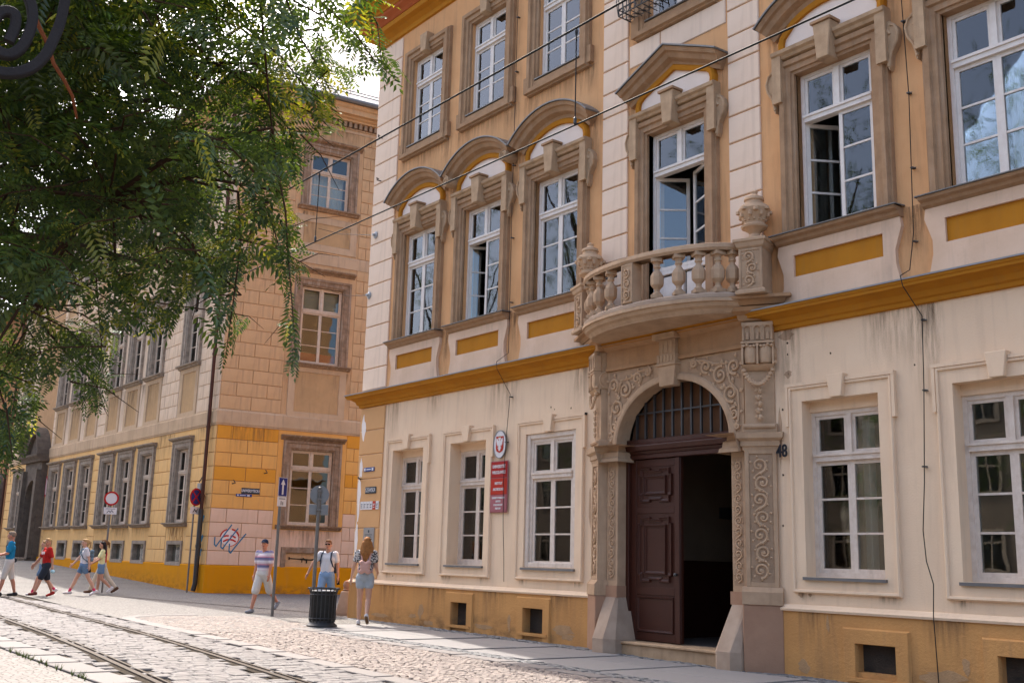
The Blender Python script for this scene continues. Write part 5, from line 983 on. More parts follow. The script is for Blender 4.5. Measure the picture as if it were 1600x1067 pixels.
# long hanging sprays seen against the facades and the sky
GUIDE = [([(405, -20), (412, 60), (418, 130), (425, 200), (410, 265), (398, 310)], 6.2, 12, .05), ([(425, 200), (432, 260), (446, 330), (450, 400), (456, 470), (462, 560)], 6.1, 15, .03), ([(372, 300), (376, 380), (366, 460), (352, 560)], 6.4, 13, .02), ([(330, 250), (420, 330), (440, 400)], 6.6, 12, .1),
         ([(470, -20), (520, 20), (560, 60), (585, 95), (622, 128)], 7.0, 16, .05), ([(520, -30), (570, 0), (590, 40), (596, 100)], 7.2, 12, .05), ([(380, 40), (440, 90), (480, 140), (530, 178)], 6.6, 20, .55), ([(400, 100), (440, 150), (500, 185), (515, 200)], 6.6, 16, .8), ([(440, -20), (470, 60), (500, 110), (520, 150)], 6.8, 16, .25),
         ([(340, 100), (400, 140), (450, 200), (468, 250)], 6.5, 18, .15), ([(250, 400), (290, 430), (250, 510)], 6.8, 14, .1), ([(180, 420), (210, 470), (212, 500)], 6.8, 12, .35), ([(60, 500), (110, 560), (150, 600), (165, 640)], 7.4, 16, .08), ([(20, 480), (60, 540), (80, 600)], 7.6, 14, .2), ([(-20, 560), (10, 640), (20, 720)], 6.0, 12, .0),
         ([(300, 380), (320, 430), (300, 500)], 6.5, 10, .02), ([(-30, 280), (80, 300), (180, 312), (300, 312)], 6.0, 16, .0), ([(440, 300), (400, 330), (385, 390)], 6.3, 10, .5), ([(90, 380), (150, 430), (160, 560)], 7., 14, .1), ([(230, 330), (270, 390), (330, 470)], 6.6, 14, .05)]
for pts, dp, n, yl in GUIDE:
    P = [at(x, y, dp+.25*math.sin(i*1.7+x)) for i, (x, y) in enumerate(pts)]; s0 = nearest_limb(P[0])
    tw.tube([s0, s0.lerp(P[0], .5)+Vector((0, 0, .12)), P[0]], [.014, .011, .008], 5, M=Matrix.Translation(-o1)); grow(P, int(n*1.5), r3, yl, .25, .018 if pts[0][0] < -20 else .009)
# the mass of the crown
cnt = 0
while cnt < 820:
    x, y = r3.uniform(-120, 520), r3.uniform(-200, 690)
    if not inside(MASK, max(x, -50), max(y, -50)): continue
    dens = 1. if (x < 340 and y < 470) else .55
    if (180 < x < 345 and 105 < y < 205): dens = .22
    if x > 345: dens = .26 if y < 260 else .06
    if y > 340 and x > 110: dens = .30
    if y > 430: dens = .14 if x > 50 else .45
    if math.sin(x*.021+1.3)*math.sin(y*.027+.4)+.6*math.sin(x*.047+y*.038) > .75: dens *= .12
    if r3.random() > dens: continue
    dp = r3.uniform(5.6, 10.5); p = at(x, y, dp); e = p+Vector((r3.uniform(-.5, .5), r3.uniform(-.5, .5), r3.uniform(-.28, .12))); s0 = nearest_limb(p)
    if r3.random() < .12: tw.tube([s0, s0.lerp(p, .5)+Vector((0, 0, .08)), p], [.010, .008, .006], 4, M=Matrix.Translation(-o1))
    grow([p, p.lerp(e, .5)+Vector((0, 0, .05)), e], 11, r3, .07, .25*r3.uniform(.7, 1.25), .006); cnt += 1  # some yellow leaves mixed in, share raised to suggest backlit foliage
for k in range(170):          # the rest of the crown outside the view
    c = Vector((-8.6, -12.8, 6.2))+Vector((r3.gauss(0, 1.6), r3.gauss(0, 1.3), r3.gauss(0, 1.3))); q = px(c)
    if -120 < q[0] < 1700 and -300 < q[1] < 1100 or (c-CAM).length < 4.5: continue
    grow([c, c+rand_dir(r3)*.4], 7, r3, .04, .27, .006)
tr_part = part(tw, 'twigs', 'twig_bark', T1, kind='stuff'); part(lv, 'crown', 'leaf_green', T1, kind='stuff'); part(ly, 'yellow_leaves', 'leaf_yellow', T1, kind='stuff')
P = [at(x, y, d_) for x, y, d_ in ((30, -60, 4.9), (44, -5, 4.9), (60, 40, 4.95), (75, 70, 5.0), (84, 100, 5.0), (100, 125, 5.05), (113, 150, 5.1), (120, 185, 5.2))]
part(MB().tube([p-o1 for p in [nearest_limb(P[0])]+P], [.013, .011, .011, .0105, .010, .0095, .009, .008, .006], 7), 'red_branch', 'red_bark', T1, smooth=True)
# --- street trees further along the near pavement
def street_tree(loc, h, cr, label, seed, keep):
    r2 = random.Random(seed); T = thing('street_tree', label, 'tree', loc, group='trees along the near pavement'); b = MB(); f = MB(); c0 = Vector((0, 0, h*.56))
    b.tube([(0, 0, -.1), (.02, 0, .3), (.05, .03, h*.2), (.0, .1, h*.36)], [.34, .24, .2, .17], 12); tp = Vector((0, .1, h*.35))
    ends = []
    for k in range(13):
        e = c0+Vector((math.cos(k*2.4)*cr[0]*r2.uniform(.5, .85), math.sin(k*2.4)*cr[1]*r2.uniform(.5, .85), r2.uniform(-.6, .75)*cr[2])); m_ = tp.lerp(e, .5)+Vector((0, 0, .4)); pts = [tp, tp.lerp(m_, .5).lerp(m_, .3), m_, m_.lerp(e, .5)+Vector((0, 0, .1)), e]; b.tube(pts, [.12, .09, .06, .04, .015], 6); ends += [m_, e]
    for k in range(520):
        v = rand_dir(r2)*(r2.random()**.4); c = c0+Vector((v.x*cr[0], v.y*cr[1], v.z*cr[2])); w_ = c+Vector(loc)
        if math.sin(c.x*1.7+seed)+math.sin(c.y*2.1+1)+math.sin(c.z*1.9+2) < -1.1: continue
        for q in range(8):
            p = c+rand_dir(r2)*.35*r2.random(); s_ = px(p+Vector(loc))
            if -25 < s_[0] < 1650 and s_[1] < 1090 and not keep(*s_): continue
            frond(f, p, (rand_dir(r2)+Vector((0, 0, -.2))), (Vector((0, 0, 1))+rand_dir(r2)*.7).normalized(), .30, r2, 5)
    part(b, 'trunk', 'bark', T, smooth=True); part(f, 'crown', 'leaf_green', T, kind='stuff')
street_tree((-18.6, -12.4, 0), 16.5, (3.9, 3.6, 7.4), 'tall street tree off the left edge, its outer leaves beside the far portal', 31, lambda x, y: x < 45 and 600 < y < 720)
street_tree((-27.5, -13.2, 0), 19., (4.6, 3.4, 8.6), 'street tree off the left edge, mirrored in the panes of the cream building', 33, lambda x, y: False)

street_tree((-37.5, -13.6, gz(-37.5)), 18., (4.6, 3.2, 8.2), 'third street tree off the left edge, mirrored in the left ground floor panes', 35, lambda x, y: False)
street_tree((-12.9, -14.2, 0), 16.5, (3.6, 3.3, 6.6), 'street tree behind the locust, mirrored in the rightmost upper panes', 37, lambda x, y: False)
# ============================================================ street furniture, plates, wires
mat('pole_grey', (.19, .18, .165), .5, (.13, .12, .11), 6., .6, .1, 40, metal=.4); mat('sign_white', (.66, .63, .62), .5, (.60, .57, .56), 4., .5); mat('sign_red', (.42, .02, .02), .45); mat('sign_blue', (.035, .04, .16), .45); mat('sign_back', (.25, .25, .25), .5, (.20, .20, .20), 6., .5, .1, 40, metal=.5); mat('sign_black', (.025, .025, .03), .6)
mat('plate_dark', (.035, .045, .055), .5); mat('plate_blue', (.03, .06, .20), .5); mat('plate_red', (.33, .022, .02), .45); mat('plate_red_bright', (.42, .035, .02), .45); mat('plate_mauve', (.34, .12, .13), .5); mat('plate_grey', (.30, .28, .26), .6, (.25, .23, .21), 5., .5)
def ring_disc(mb, r0, r1, y0, y1, n=28):
    a = [(r1*math.cos(2*math.pi*i/n), r1*math.sin(2*math.pi*i/n)) for i in range(n)]
    if r0 <= 0: mb.extr(a, y0, y1)
    else:
        b_ = [(r0*math.cos(2*math.pi*i/n), r0*math.sin(2*math.pi*i/n)) for i in range(n)]
        vs = [(x, y0, z) for x, z in a]+[(x, y0, z) for x, z in b_]+[(x, y1, z) for x, z in a]+[(x, y1, z) for x, z in b_]
        mb.add(vs, [(i, (i+1) % n, n+(i+1) % n, n+i) for i in range(n)]+[(i, 2*n+i, 2*n+(i+1) % n, (i+1) % n) for i in range(n)]+[(n+i, n+(i+1) % n, 3*n+(i+1) % n, 3*n+i) for i in range(n)]+[(2*n+i, 3*n+i, 3*n+(i+1) % n, 2*n+(i+1) % n) for i in range(n)])
    return mb
def face_to(x, y, turn=0.): return math.atan2(-(CAM.y-y), -(CAM.x-x))-math.pi/2+R(turn)    # local -y looks at the camera, then turned
def signpost(label, x, y, h, rot, r=.03): 
    T = thing('road_sign', label, 'sign', (x, y, gz(x)), rot, 'road signs on poles'); m = MB(); m.tube([(0, .0, -.1), (0, 0, h)], r, 10); m.lathe([(r, h), (r*.6, h+.015), (.001, h+.02)], 10); part(m, 'pole', 'pole_grey', T, smooth=True); return T
T = signpost('round white sign with red rim and small plate on a pole', -35.6, -1.0, 3.15, face_to(-35.6, -1.0))
d = part(ring_disc(MB(), 0, .225, -.055, -.045), 'sign_disc', 'sign_white', T, (0, 0, 2.97)); part(ring_disc(MB(), .175, .228, -.062, -.05), 'red_rim', 'sign_red', d)
p_ = part(MB().box(-.20, .20, -.055, -.045, 2.46, 2.68), 'plate', 'sign_white', T, bevel=.004); m = MB(); stroke(m, [(-.10, 2.50), (-.04, 2.58), (0, 2.52), (.04, 2.59), (.1, 2.52)], .016, -.058); m.box(-.15, .15, -.057, -.0555, 2.63, 2.645); part(m, 'plate_print', 'sign_black', p_)
T = signpost('no stopping sign, blue with red cross, on a thin pole at the ochre corner', -36.0, 1.95, 3.5, face_to(-36.0, 1.95, 48))
d = part(ring_disc(MB(), 0, .30, -.055, -.045), 'sign_disc', 'sign_blue', T, (0, 0, 3.2)); m = ring_disc(MB(), .245, .305, -.062, -.05); stroke(m, [(-.18, -.18), (.18, .18)], .05, -.06); stroke(m, [(-.18, .18), (.18, -.18)], .05, -.0615); part(m, 'red_cross', 'sign_red', d)
p_ = part(MB().box(-.22, .22, -.055, -.045, 2.62, 2.86), 'plate', 'sign_white', T); m = MB(); stroke(m, [(-.1, 2.68), (-.02, 2.78), (.04, 2.70), (.12, 2.80)], .03, -.058); stroke(m, [(-.06, 2.80), (.1, 2.68)], .02, -.0585); part(m, 'plate_print', 'sign_black', p_)
T = signpost('blue one way sign with white arrow on a tall grey pole', -22.2, -1.5, 2.95, face_to(-22.2, -1.5, 42), .035)
p_ = part(MB().box(-.13, .13, -.06, -.048, 2.60, 3.02), 'sign_panel', 'sign_blue', T, bevel=.004); m = MB(); m.extr([(-.022, 2.64), (-.022, 2.86), (-.065, 2.86), (0, 2.98), (.065, 2.86), (.022, 2.86), (.022, 2.64)], -.064, -.058); part(m, 'white_arrow', 'sign_white', p_); bars(m := MB(), -.13, .13, 2.60, 3.02, .008, -.063, -.058); part(m, 'white_edge', 'sign_white', p_)
p_ = part(MB().box(-.13, .13, -.06, -.048, 2.38, 2.59), 'plate', 'sign_white', T, bevel=.004); m = MB(); m.box(-.09, .09, -.062, -.058, 2.535, 2.56); ring_disc(m, .03, .045, -.062, -.058, 14); part(MB().box(-.09, .09, -.062, -.0595, 2.535, 2.56).box(-.04, -.01, -.062, -.0595, 2.41, 2.50).box(.005, .04, -.062, -.0595, 2.41, 2.48), 'plate_print', 'sign_back', p_)
T = signpost('grey back of a round road sign on a pole beside the litter bin', -19.4, -2.0, 2.66, face_to(-19.4, -2.0), .036)
ring_disc(m := MB(), 0, .185, .042, .05); d = part(m, 'sign_disc', 'sign_back', T, (0, 0, 2.52)); part(ring_disc(MB(), .178, .19, .03, .052), 'rim', 'sign_back', d)
p_ = part(MB().box(-.19, .19, .042, .05, 2.12, 2.33), 'plate', 'sign_back', T, bevel=.01); m = MB()
for z in (2.60, 2.43, 2.22): m.box(-.05, .05, -.045, .045, z-.02, z+.02)
part(m, 'clamps', 'pole_grey', T)
# litter bin of iron bars
T = thing('litter_bin', 'dark iron litter bin with vertical bars and scrolled rim', 'bin', (-18.75, -2.12, gz(-18.75)), .3)
part(MB().lathe([(.29, 0), (.29, .03), (.25, .06), (.22, .10), (.20, .12)], 20), 'base', 'dark_iron', T, smooth=True); mat('bin_liner', (.035, .035, .032), .6, (.06, .055, .05), 10., .5, .2, 40); part(MB().lathe([(.19, .10), (.215, .14), (.225, .66), (.20, .67), (.18, .60)], 20), 'drum', 'bin_liner', T, smooth=True)
m = MB(); mat('bin_bag', (.45, .44, .42), .5); part(MB().lathe([(.17, .655), (.215, .675), (.225, .66)], 18), 'bag_edge', 'bin_bag', T)
for k in range(20):
    a = k*math.pi/10; c, s_ = math.cos(a), math.sin(a); part(lambda: MB().tube([(.215, 0, .05), (.25, 0, .14), (.245, 0, .4), (.25, 0, .62), (.275, 0, .70), (.30, 0, .72), (.305, 0, .69)], .011, 5), 'bar', 'dark_iron', T, rot=a, key='binbar')
for r_, z in ((.25, .16), (.25, .60), (.285, .715)): part(MB().tube([(r_*math.cos(k*math.pi/12), r_*math.sin(k*math.pi/12), z) for k in range(25)], .011, 5), 'hoop', 'dark_iron', T)
# guard stone on the street corner
T = thing('corner_bollard', 'pale tapered stone bollard with ball top at the corner', 'bollard', (-22.3, .42, 0))
part(MB().lathe([(.30, -.1), (.30, .05), (.19, .52), (.17, .54), (.10, .55)], 6), 'shaft', 'pale_stone', T, bevel=.01); part(MB().lathe([(.10, .55), (.13, .57), (.10, .60), (.12, .64), (.125, .70), (.10, .76), (.03, .79)], 14), 'ball', 'base_stone', T, smooth=True)
# plates on the cream building
def plate(name, label, cat, x, z, w_, h, material, y=-.028, dpt=.015, group=None, root_loc=None, rot=0.):
    o = part(MB().box(-w_/2, w_/2, -dpt, 0, -h/2, h/2), name, material, None, root_loc or (x, y, z), rot, bevel=.004); return tag(o, label, cat, group)
F_ = (math.pi/2, 0, 0)
o = plate('street_plate', 'small blue number plate above the other plates on the orange corner', 'sign', -20.87, 3.245, .46, .09, 'plate_blue'); part(MB().box(-.20, -.14, -.018, -.0155, -.03, .03).box(-.10, .09, -.018, -.0155, -.012, .012).box(.13, .20, -.018, -.0155, -.03, .03), 'plate_print', 'sign_white', o)
o = plate('street_plate', 'dark SZEWSKA street plate on the orange corner', 'sign', -20.75, 2.78, .46, .15, 'plate_dark'); text('SZEWSKA', .125, 'lettering', 'sign_white', o, (0, -.017, 0), sx=.78)
T = thing('info_plates', 'row of five white and one red small plates on the orange corner', 'sign', (-20.77, -.028, 2.445))
for k in range(6): q = part(lambda: MB().box(-.06, .06, -.012, 0, -.09, .09), 'small_plate', 'plate_red_bright' if k == 4 else 'sign_white', T, (-.335+.134*k, 0, 0), key=('ipl', k == 4)); part(lambda: MB().box(-.04, .04, -.014, -.0125, .02, .035).box(-.04, .02, -.014, -.0125, -.01, .003).box(-.04, .03, -.014, -.0125, -.05, -.035), 'print', 'plate_dark' if k != 4 else 'sign_white', T, (-.335+.134*k, 0, 0), key=('ipp', k == 4))
o = plate('memorial_plaque', 'grey engraved memorial plaque low on the orange corner', 'plaque', -20.73, 1.70, .46, .52, 'plate_grey'); m = MB(); m.ball((0, -.016, .18), (.03, .008, .035), 8)
for k in range(7): m.box(-.16+.02*(k % 3), .16-.03*(k % 2), -.0175, -.0155, .10-.045*k, .112-.045*k)
part(m, 'engraving', 'plate_dark', o)
o = part(MB().tube([(-21.25, -.03, 3.04), (-20.95, -.25, 3.05)], .018, 6), 'wall_bracket', 'dark_iron'); tag(o, 'short black iron rod sticking out of the orange corner', 'bracket')
T = thing('emblem_plaque', 'oval plaque with white eagle on a red shield', 'plaque', (-16.03, -.03, 3.475)); part(MB().extr(arc(0, 0, .19, 0, 355, 36, .26), -.02, 0), 'oval_plate', 'sign_white', T); ring = MB(); ring.sweep(list(reversed(arc(0, 0, .185, 0, 350, 35, .255))), [(0, .02), (0, .028), (.012, .028), (.012, 0)], True); part(ring, 'rim', 'sign_back', T)
part(MB().extr([(-.115, .15), (.115, .15), (.115, -.08), (.09, -.13), (0, -.16), (-.09, -.13), (-.115, -.08)], -.026, -.02), 'shield', 'plate_red_bright', T)
half = [(0, .12), (.03, .13), (.045, .105), (.02, .085), (.025, .06), (.06, .10), (.095, .12), (.10, .04), (.085, .055), (.088, -.01), (.07, .01), (.068, -.04), (.045, -.01), (.03, -.045), (.06, -.075), (.045, -.085), (.025, -.065), (.03, -.11), (0, -.13)]
part(MB().extr(half+[(-x, z) for x, z in reversed(half[1:-1])], -.030, -.026), 'eagle', 'sign_white', T); mat('gilt', (.5, .32, .06), .5); part(MB().extr([(-.03, .135), (.03, .135), (.035, .155), (.012, .142), (0, .16), (-.012, .142), (-.035, .155)], -.030, -.026), 'crown', 'gilt', T)
T = thing('institute_plaque', 'tall red plaque in three panels naming the university institute', 'plaque', (-16.03, -.03, 2.68)); part(MB().box(-.265, .265, -.014, 0, -.48, .48), 'backing', 'plate_mauve', T, bevel=.004)
for z0, z1, mt_ in ((.17, .465, 'plate_red'), (-.145, .155, 'plate_red_bright'), (-.465, -.16, 'plate_mauve')): part(MB().box(-.25, .25, -.022, -.014, z0, z1), 'panel', mt_, T, bevel=.003)
for s_, sz, z in (('UNIWERSYTET', .082, .375), ('WROCŁAWSKI', .082, .265), ('INSTYTUT', .068, .06), ('ARCHEOLOGII', .068, -.05), ('UNIVERSITY OF WROCŁAW', .047, -.21), ('INSTITUTE', .047, -.275), ('OF ARCHAEOLOGY', .047, -.34), ('WROCŁAW', .047, -.405)): text(s_, sz, 'lettering', 'sign_white', T, (0, -.0235, z), sx=.74 if sz > .05 else .66, bold=.002)
o = text('48', .25, 'house_number', 'sign_black', None, (-9.455, -.075, 2.92), sx=.76, ext=.008, bold=.003); tag(o, 'black metal house number 48 right of the portal', 'number')
# plates on the ochre building
def on_side(s_, z, y=-.05): v = sloc(s_, y, z); return (BX+v[0], BY+v[1], v[2])
o = plate('street_plate', 'dark UNIWERSYTECKA street plate on the ochre corner', 'sign', 0, 0, .64, .20, 'plate_dark', root_loc=on_side(1.32, 3.48), rot=BANG); text('UNIWERSYTECKA', .135, 'lettering', 'sign_white', o, (0, -.017, 0), sx=.60, bold=.002)
o = plate('street_plate', 'narrow blue plate under the UNIWERSYTECKA street plate', 'sign', 0, 0, .56, .09, 'plate_blue', root_loc=on_side(1.10, 3.32, -.045), rot=BANG); part(MB().box(-.24, -.19, -.018, -.0155, -.025, .025).box(-.15, .06, -.018, -.0155, -.012, .012).box(.11, .2, -.018, -.0155, -.025, .025), 'plate_print', 'sign_white', o)
for s_, z, lab in ((.66, 3.70, 'bent iron wall hook left of the street plate'), (1.76, 4.12, 'bent iron wall hook above the street plate')):
    a, b_ = on_side(s_, z), on_side(s_+.06, z+.02, -.22); c = on_side(s_-.02, z+.12, -.25); o = part(MB().tube([a, b_, c], .018, 6), 'wall_hook', 'dark_iron'); tag(o, lab, 'hook', 'iron hooks on the ochre building')
o = part(MB().box(-.16, .16, -.02, 0, -.5, .5), 'red_plaque', 'plate_red', None, (BX-20.75, BY-.06, 4.35)); tag(o, 'narrow red plaque beside the dark far portal', 'plaque'); part(MB().box(-.08, -.03, -.023, -.0205, -.4, .4).box(.03, .08, -.023, -.0205, -.4, .3), 'plate_print', 'sign_white', o)
o = part(MB().box(-.14, .14, -.10, 0, -.15, .15), 'meter_box', 'plate_grey', None, (BX-.85, BY-.05, 3.55)); tag(o, 'small grey box on the ochre wall beside the drainpipe', 'box'); part(MB().tube([(-.1, -.05, .2), (.25, -.05, .45)][::-1], .02, 6), 'rod', 'dark_iron', o)
# cables on the cream facade
def cable(label, pts, clips, r=.0065):
    o = part(MB().tube([(x, y, z) for x, y, z in pts], r, 5), 'facade_cable', 'cable_black'); tag(o, label, 'cable', 'conductor cables down the cream facade'); 
    for x, y, z in clips: part(lambda: MB().box(-.02, .02, -.02, .05, -.009, .009).tube([(.018, -.01, 0), (.07, -.03, -.02)], .006, 4), 'clip', 'dark_iron', o, (x, y, z), key='clip')
cable('thin dark cable with clips running down the wall right of the portal', [(-7.31, -.06, 13.5), (-7.29, -.06, 9.0), (-7.25, -.06, 7.5), (-7.28, -.07, 5.6), (-7.34, -.10, 5.12), (-7.32, -.36, 4.99), (-7.29, -.36, 4.85), (-7.22, -.07, 4.50), (-7.25, -.06, 3.6), (-7.31, -.06, 2.4), (-7.36, -.06, 1.82), (-7.33, -.07, 1.45), (-7.24, -.09, 1.18), (-7.25, -.11, .80), (-7.24, -.085, 0.)], [(-7.29, -.05, 8.6), (-7.26, -.05, 7.55), (-7.26, -.05, 6.5), (-7.28, -.05, 5.5), (-7.22, -.05, 4.45), (-7.25, -.05, 3.55), (-7.31, -.05, 2.6)])
cable('thin dark cable with clips running down the wall beside the red plaque', [(-15.84, -.06, 13.5), (-15.85, -.06, 8.0), (-15.80, -.08, 5.2), (-15.80, -.36, 4.99), (-15.78, -.36, 4.85), (-15.74, -.06, 4.4), (-15.82, -.07, 3.5), (-15.86, -.07, 2.7), (-15.84, -.06, 1.9), (-15.80, -.06, 1.5), (-15.76, -.07, .95)], [(-15.85, -.05, 12.2), (-15.85, -.05, 11.0), (-15.85, -.05, 9.0), (-15.84, -.05, 7.5), (-15.82, -.05, 6.2), (-15.74, -.05, 4.35), (-15.81, -.07, 3.5)], .006)
# overhead tram wires
def wire(name, label, pts, r, cat='wire', group='overhead tram wires'):
    o = part(MB().tube(pts, r, 6), name, 'cable_black'); tag(o, label, cat, group); return o
WY = -6.2
def mz(x): return 6.20+.0009*(x+9)**2*.25
def cz_(x): return 5.24-.004*(x+9)
wire('messenger_wire', 'upper overhead tram wire crossing the facade diagonally', [(x, WY, mz(x)) for x in range(-70, 12, 3)], .011)
wire('contact_wire', 'lower overhead tram wire crossing the facade diagonally', [(x, WY, cz_(x)) for x in range(-70, 12, 3)], .0085)
for x, lab in ((-6.92, 'thin wire dropper hanging beside the third arched window'), (-11.97, 'thin wire dropper hanging in front of the ochre side wall')):
    o = wire('wire_dropper', lab, [(x, WY, mz(x)), (x, WY, cz_(x))], .006, 'dropper', 'droppers between the tram wires'); part(MB().ball((x, WY, cz_(x)+.04), (.018, .018, .05), 6), 'clamp', 'dark_iron', o); part(MB().tube([(x+.018*math.cos(k), WY, mz(x)-.05+.03*math.sin(k)) for k in range(8)], .006, 4), 'loop', 'dark_iron', o)
for (xa, za), (s_, z), lab in (((-21.15, 8.78), (3.1, 13.36), 'upper thin span wire from the cream corner to the ochre building'), ((-21.3, 7.34), (3.73, 11.05), 'lower thin span wire from the cream corner to the ochre building')):
    a = Vector((xa, -.02, za)); b_ = Vector(on_side(s_, z, -.15)); o = wire('span_wire', lab, [a, a.lerp(b_, .5)-Vector((0, 0, .1)), b_], .008, 'wire', 'span wires across the side street'); m = MB(); m.lathe([(.09, 0), (.09, .03), (.04, .05), (.03, .1)], 10, M=Matrix.Translation(a) @ Matrix.Rotation(R(90), 4, 'X')); part(m, 'wall_rosette', 'zinc', o)
    m = MB()
    for k in range(4): q = a.lerp(b_, .012+.008*k); m.ball(tuple(q), (.035, .035, .03), 6)
    part(m, 'insulator', 'dark_iron', o)
for (x, z), lab in (((-21.05, 10.1), 'small iron eye bolt high on the white corner blocks'), ((-21.1, 11.2), 'topmost small iron eye bolt on the white corner blocks')):
    o = part(MB().tube([(x, -.02, z), (x, -.14, z), (x+.05, -.18, z+.03), (x+.08, -.14, z)], .014, 5), 'eye_bolt', 'dark_iron'); tag(o, lab, 'bolt', 'eye bolts on the cream corner')
# pigeon spikes / dark prongs on the balcony end
o = part(MB().tube([(-12.72, -.42, 6.0), (-12.85, -.50, 6.14)], .02, 5).tube([(-12.68, -.42, 6.0), (-12.75, -.5, 6.18)], .02, 5).tube([(-12.6, -.42, 6.0), (-12.65, -.5, 6.16)], .02, 5).box(-12.75, -12.5, -.46, -.38, 5.985, 6.02), 'flag_holder', 'dark_iron'); tag(o, 'black three pronged flag holder on the balcony rail', 'flag holder')
# scroll sign at the upper left, hung from a lamp post left of the view
S0 = at(20, 60, 4.5); T = thing('scroll_sign', 'dark grey iron scroll like an at sign at the top left corner', 'sign', S0, face_to(S0.x, S0.y))
k_ = 4.5/1663; path = [(74, -150), (84, -90), (87, -40), (85, 10), (78, 45), (68, 78), (50, 104), (25, 118), (-5, 120), (-35, 109), (-55, 82), (-62, 40), (-58, 0), (-42, -25), (-12, -38), (18, -30), (36, -10), (44, 18), (42, 46), (34, 72), (20, 88), (4, 88), (-8, 76), (-10, 50), (-5, 28), (7, 18), (19, 22), (21, 42), (15, 68)]
def smooth_path(p, n=4):
    out = []
    for i in range(len(p)-1):
        a, b_, c, d = [Vector(p[max(0, min(len(p)-1, i+q))]) for q in (-1, 0, 1, 2)]
        for j in range(n): t = j/n; out.append(tuple(.5*((2*b_)+(c-a)*t+(2*a-5*b_+4*c-d)*t*t+(3*b_-a-3*c+d)*t**3)))
    return out+[tuple(p[-1])]
mat('sign_iron', (.034, .029, .028), .7, (.042, .037, .036), 8., .5, .2, 60)
part(MB().sweep([((x-20)*k_, (60-y)*k_) for x, y in smooth_path(path)], [(-.0215, -.016), (-.0215, .014), (-.015, .02), (.015, .02), (.0215, .014), (.0215, -.016), (-.0215, -.016)]), 'scroll', 'sign_iron', T, smooth=True)
part(MB().tube([((74-20)*k_, 0, (60+150)*k_), (.1, 0, .85), (-.1, .0, 1.1), (-.9, 0, 1.1)], .016, 8), 'arm', 'sign_iron', T, smooth=True); part(MB().lathe([(.09, -S0.z), (.09, -S0.z+.5), (.05, -S0.z+.6), (.045, 1.5), (.02, 1.6)], 12, (-.9, 0, 0)), 'post', 'sign_iron', T, smooth=True)
# ============================================================ people
def skin_mat(name, c): return mat(name, c, .55, tuple(v*.9 for v in c), 8., .4, .05, 60, spec=.35)
skin_mat('skin_tan', (.46, .235, .15)); skin_mat('skin_light', (.55, .31, .21)); skin_mat('skin_red', (.48, .215, .135))
mat('cloth_white', (.66, .65, .66), .9, (.58, .57, .58), 9., .5, .9, 13); mat('cloth_red', (.44, .025, .02), .9, (.36, .02, .018), 9., .5, .9, 13); mat('cloth_pinkred', (.48, .03, .055), .9, (.40, .025, .05), 9., .5, .9, 13); mat('cloth_blue', (.02, .20, .36), .9, (.018, .16, .30), 9., .5, .9, 13); mat('cloth_yellow', (.66, .62, .32), .9, (.58, .54, .28), 9., .5, .9, 13)
mat('denim', (.12, .20, .31), .9, (.17, .26, .37), 12., .6, .9, 13); mat('denim_light', (.20, .31, .47), .9, (.27, .38, .52), 12., .6, .9, 13); mat('denim_grey', (.36, .40, .43), .9, (.44, .47, .49), 12., .6, .9, 13); mat('cloth_beige', (.54, .47, .36), .9, (.46, .40, .31), 9., .5, .9, 13); mat('cloth_light', (.60, .57, .52), .9, (.53, .50, .45), 9., .5, .9, 13); mat('cloth_black', (.03, .035, .045), .9); mat('teal_trim', (.03, .35, .27), .8)
mat('shoe_white', (.62, .59, .58), .7, (.50, .47, .46), 12., .5); mat('shoe_black', (.03, .03, .033), .6); mat('shoe_red', (.32, .03, .025), .7); mat('shoe_maroon', (.12, .03, .025), .7); mat('shoe_grey', (.22, .24, .27), .7); mat('shoe_brown', (.12, .06, .035), .6); mat('sole_brown', (.20, .12, .07), .8); mat('sock_pink', (.6, .05, .12), .9)
mat('hair_brown', (.15, .075, .035), .6, (.24, .12, .05), 20., .6, .4, 60); mat('hair_blond', (.42, .27, .12), .6, (.30, .18, .08), 20., .6, .4, 60); mat('hair_ginger', (.34, .15, .05), .55, (.20, .085, .03), 18., .7, .5, 60); mat('hair_black', (.018, .013, .012), .45, (.03, .02, .018), 20., .5, .3, 60); mat('hair_grey', (.20, .15, .11), .7, (.28, .22, .17), 20., .6, .3, 60)
mat('cap_navy', (.02, .028, .055), .8); mat('bag_navy', (.045, .06, .09), .8, (.06, .08, .11), 8., .5, .3, 40); mat('bag_pink', (.58, .34, .28), .55, (.52, .30, .25), 8., .4, .1, 40); mat('bag_grey', (.14, .20, .24), .8); mat('phone_black', (.015, .015, .018), .25); mat('mask_blue', (.40, .62, .68), .8); mat('lens_dark', (.02, .012, .01), .15); mat('lip', (.36, .11, .085), .6); mat('eye_dark', (.03, .02, .016), .3)
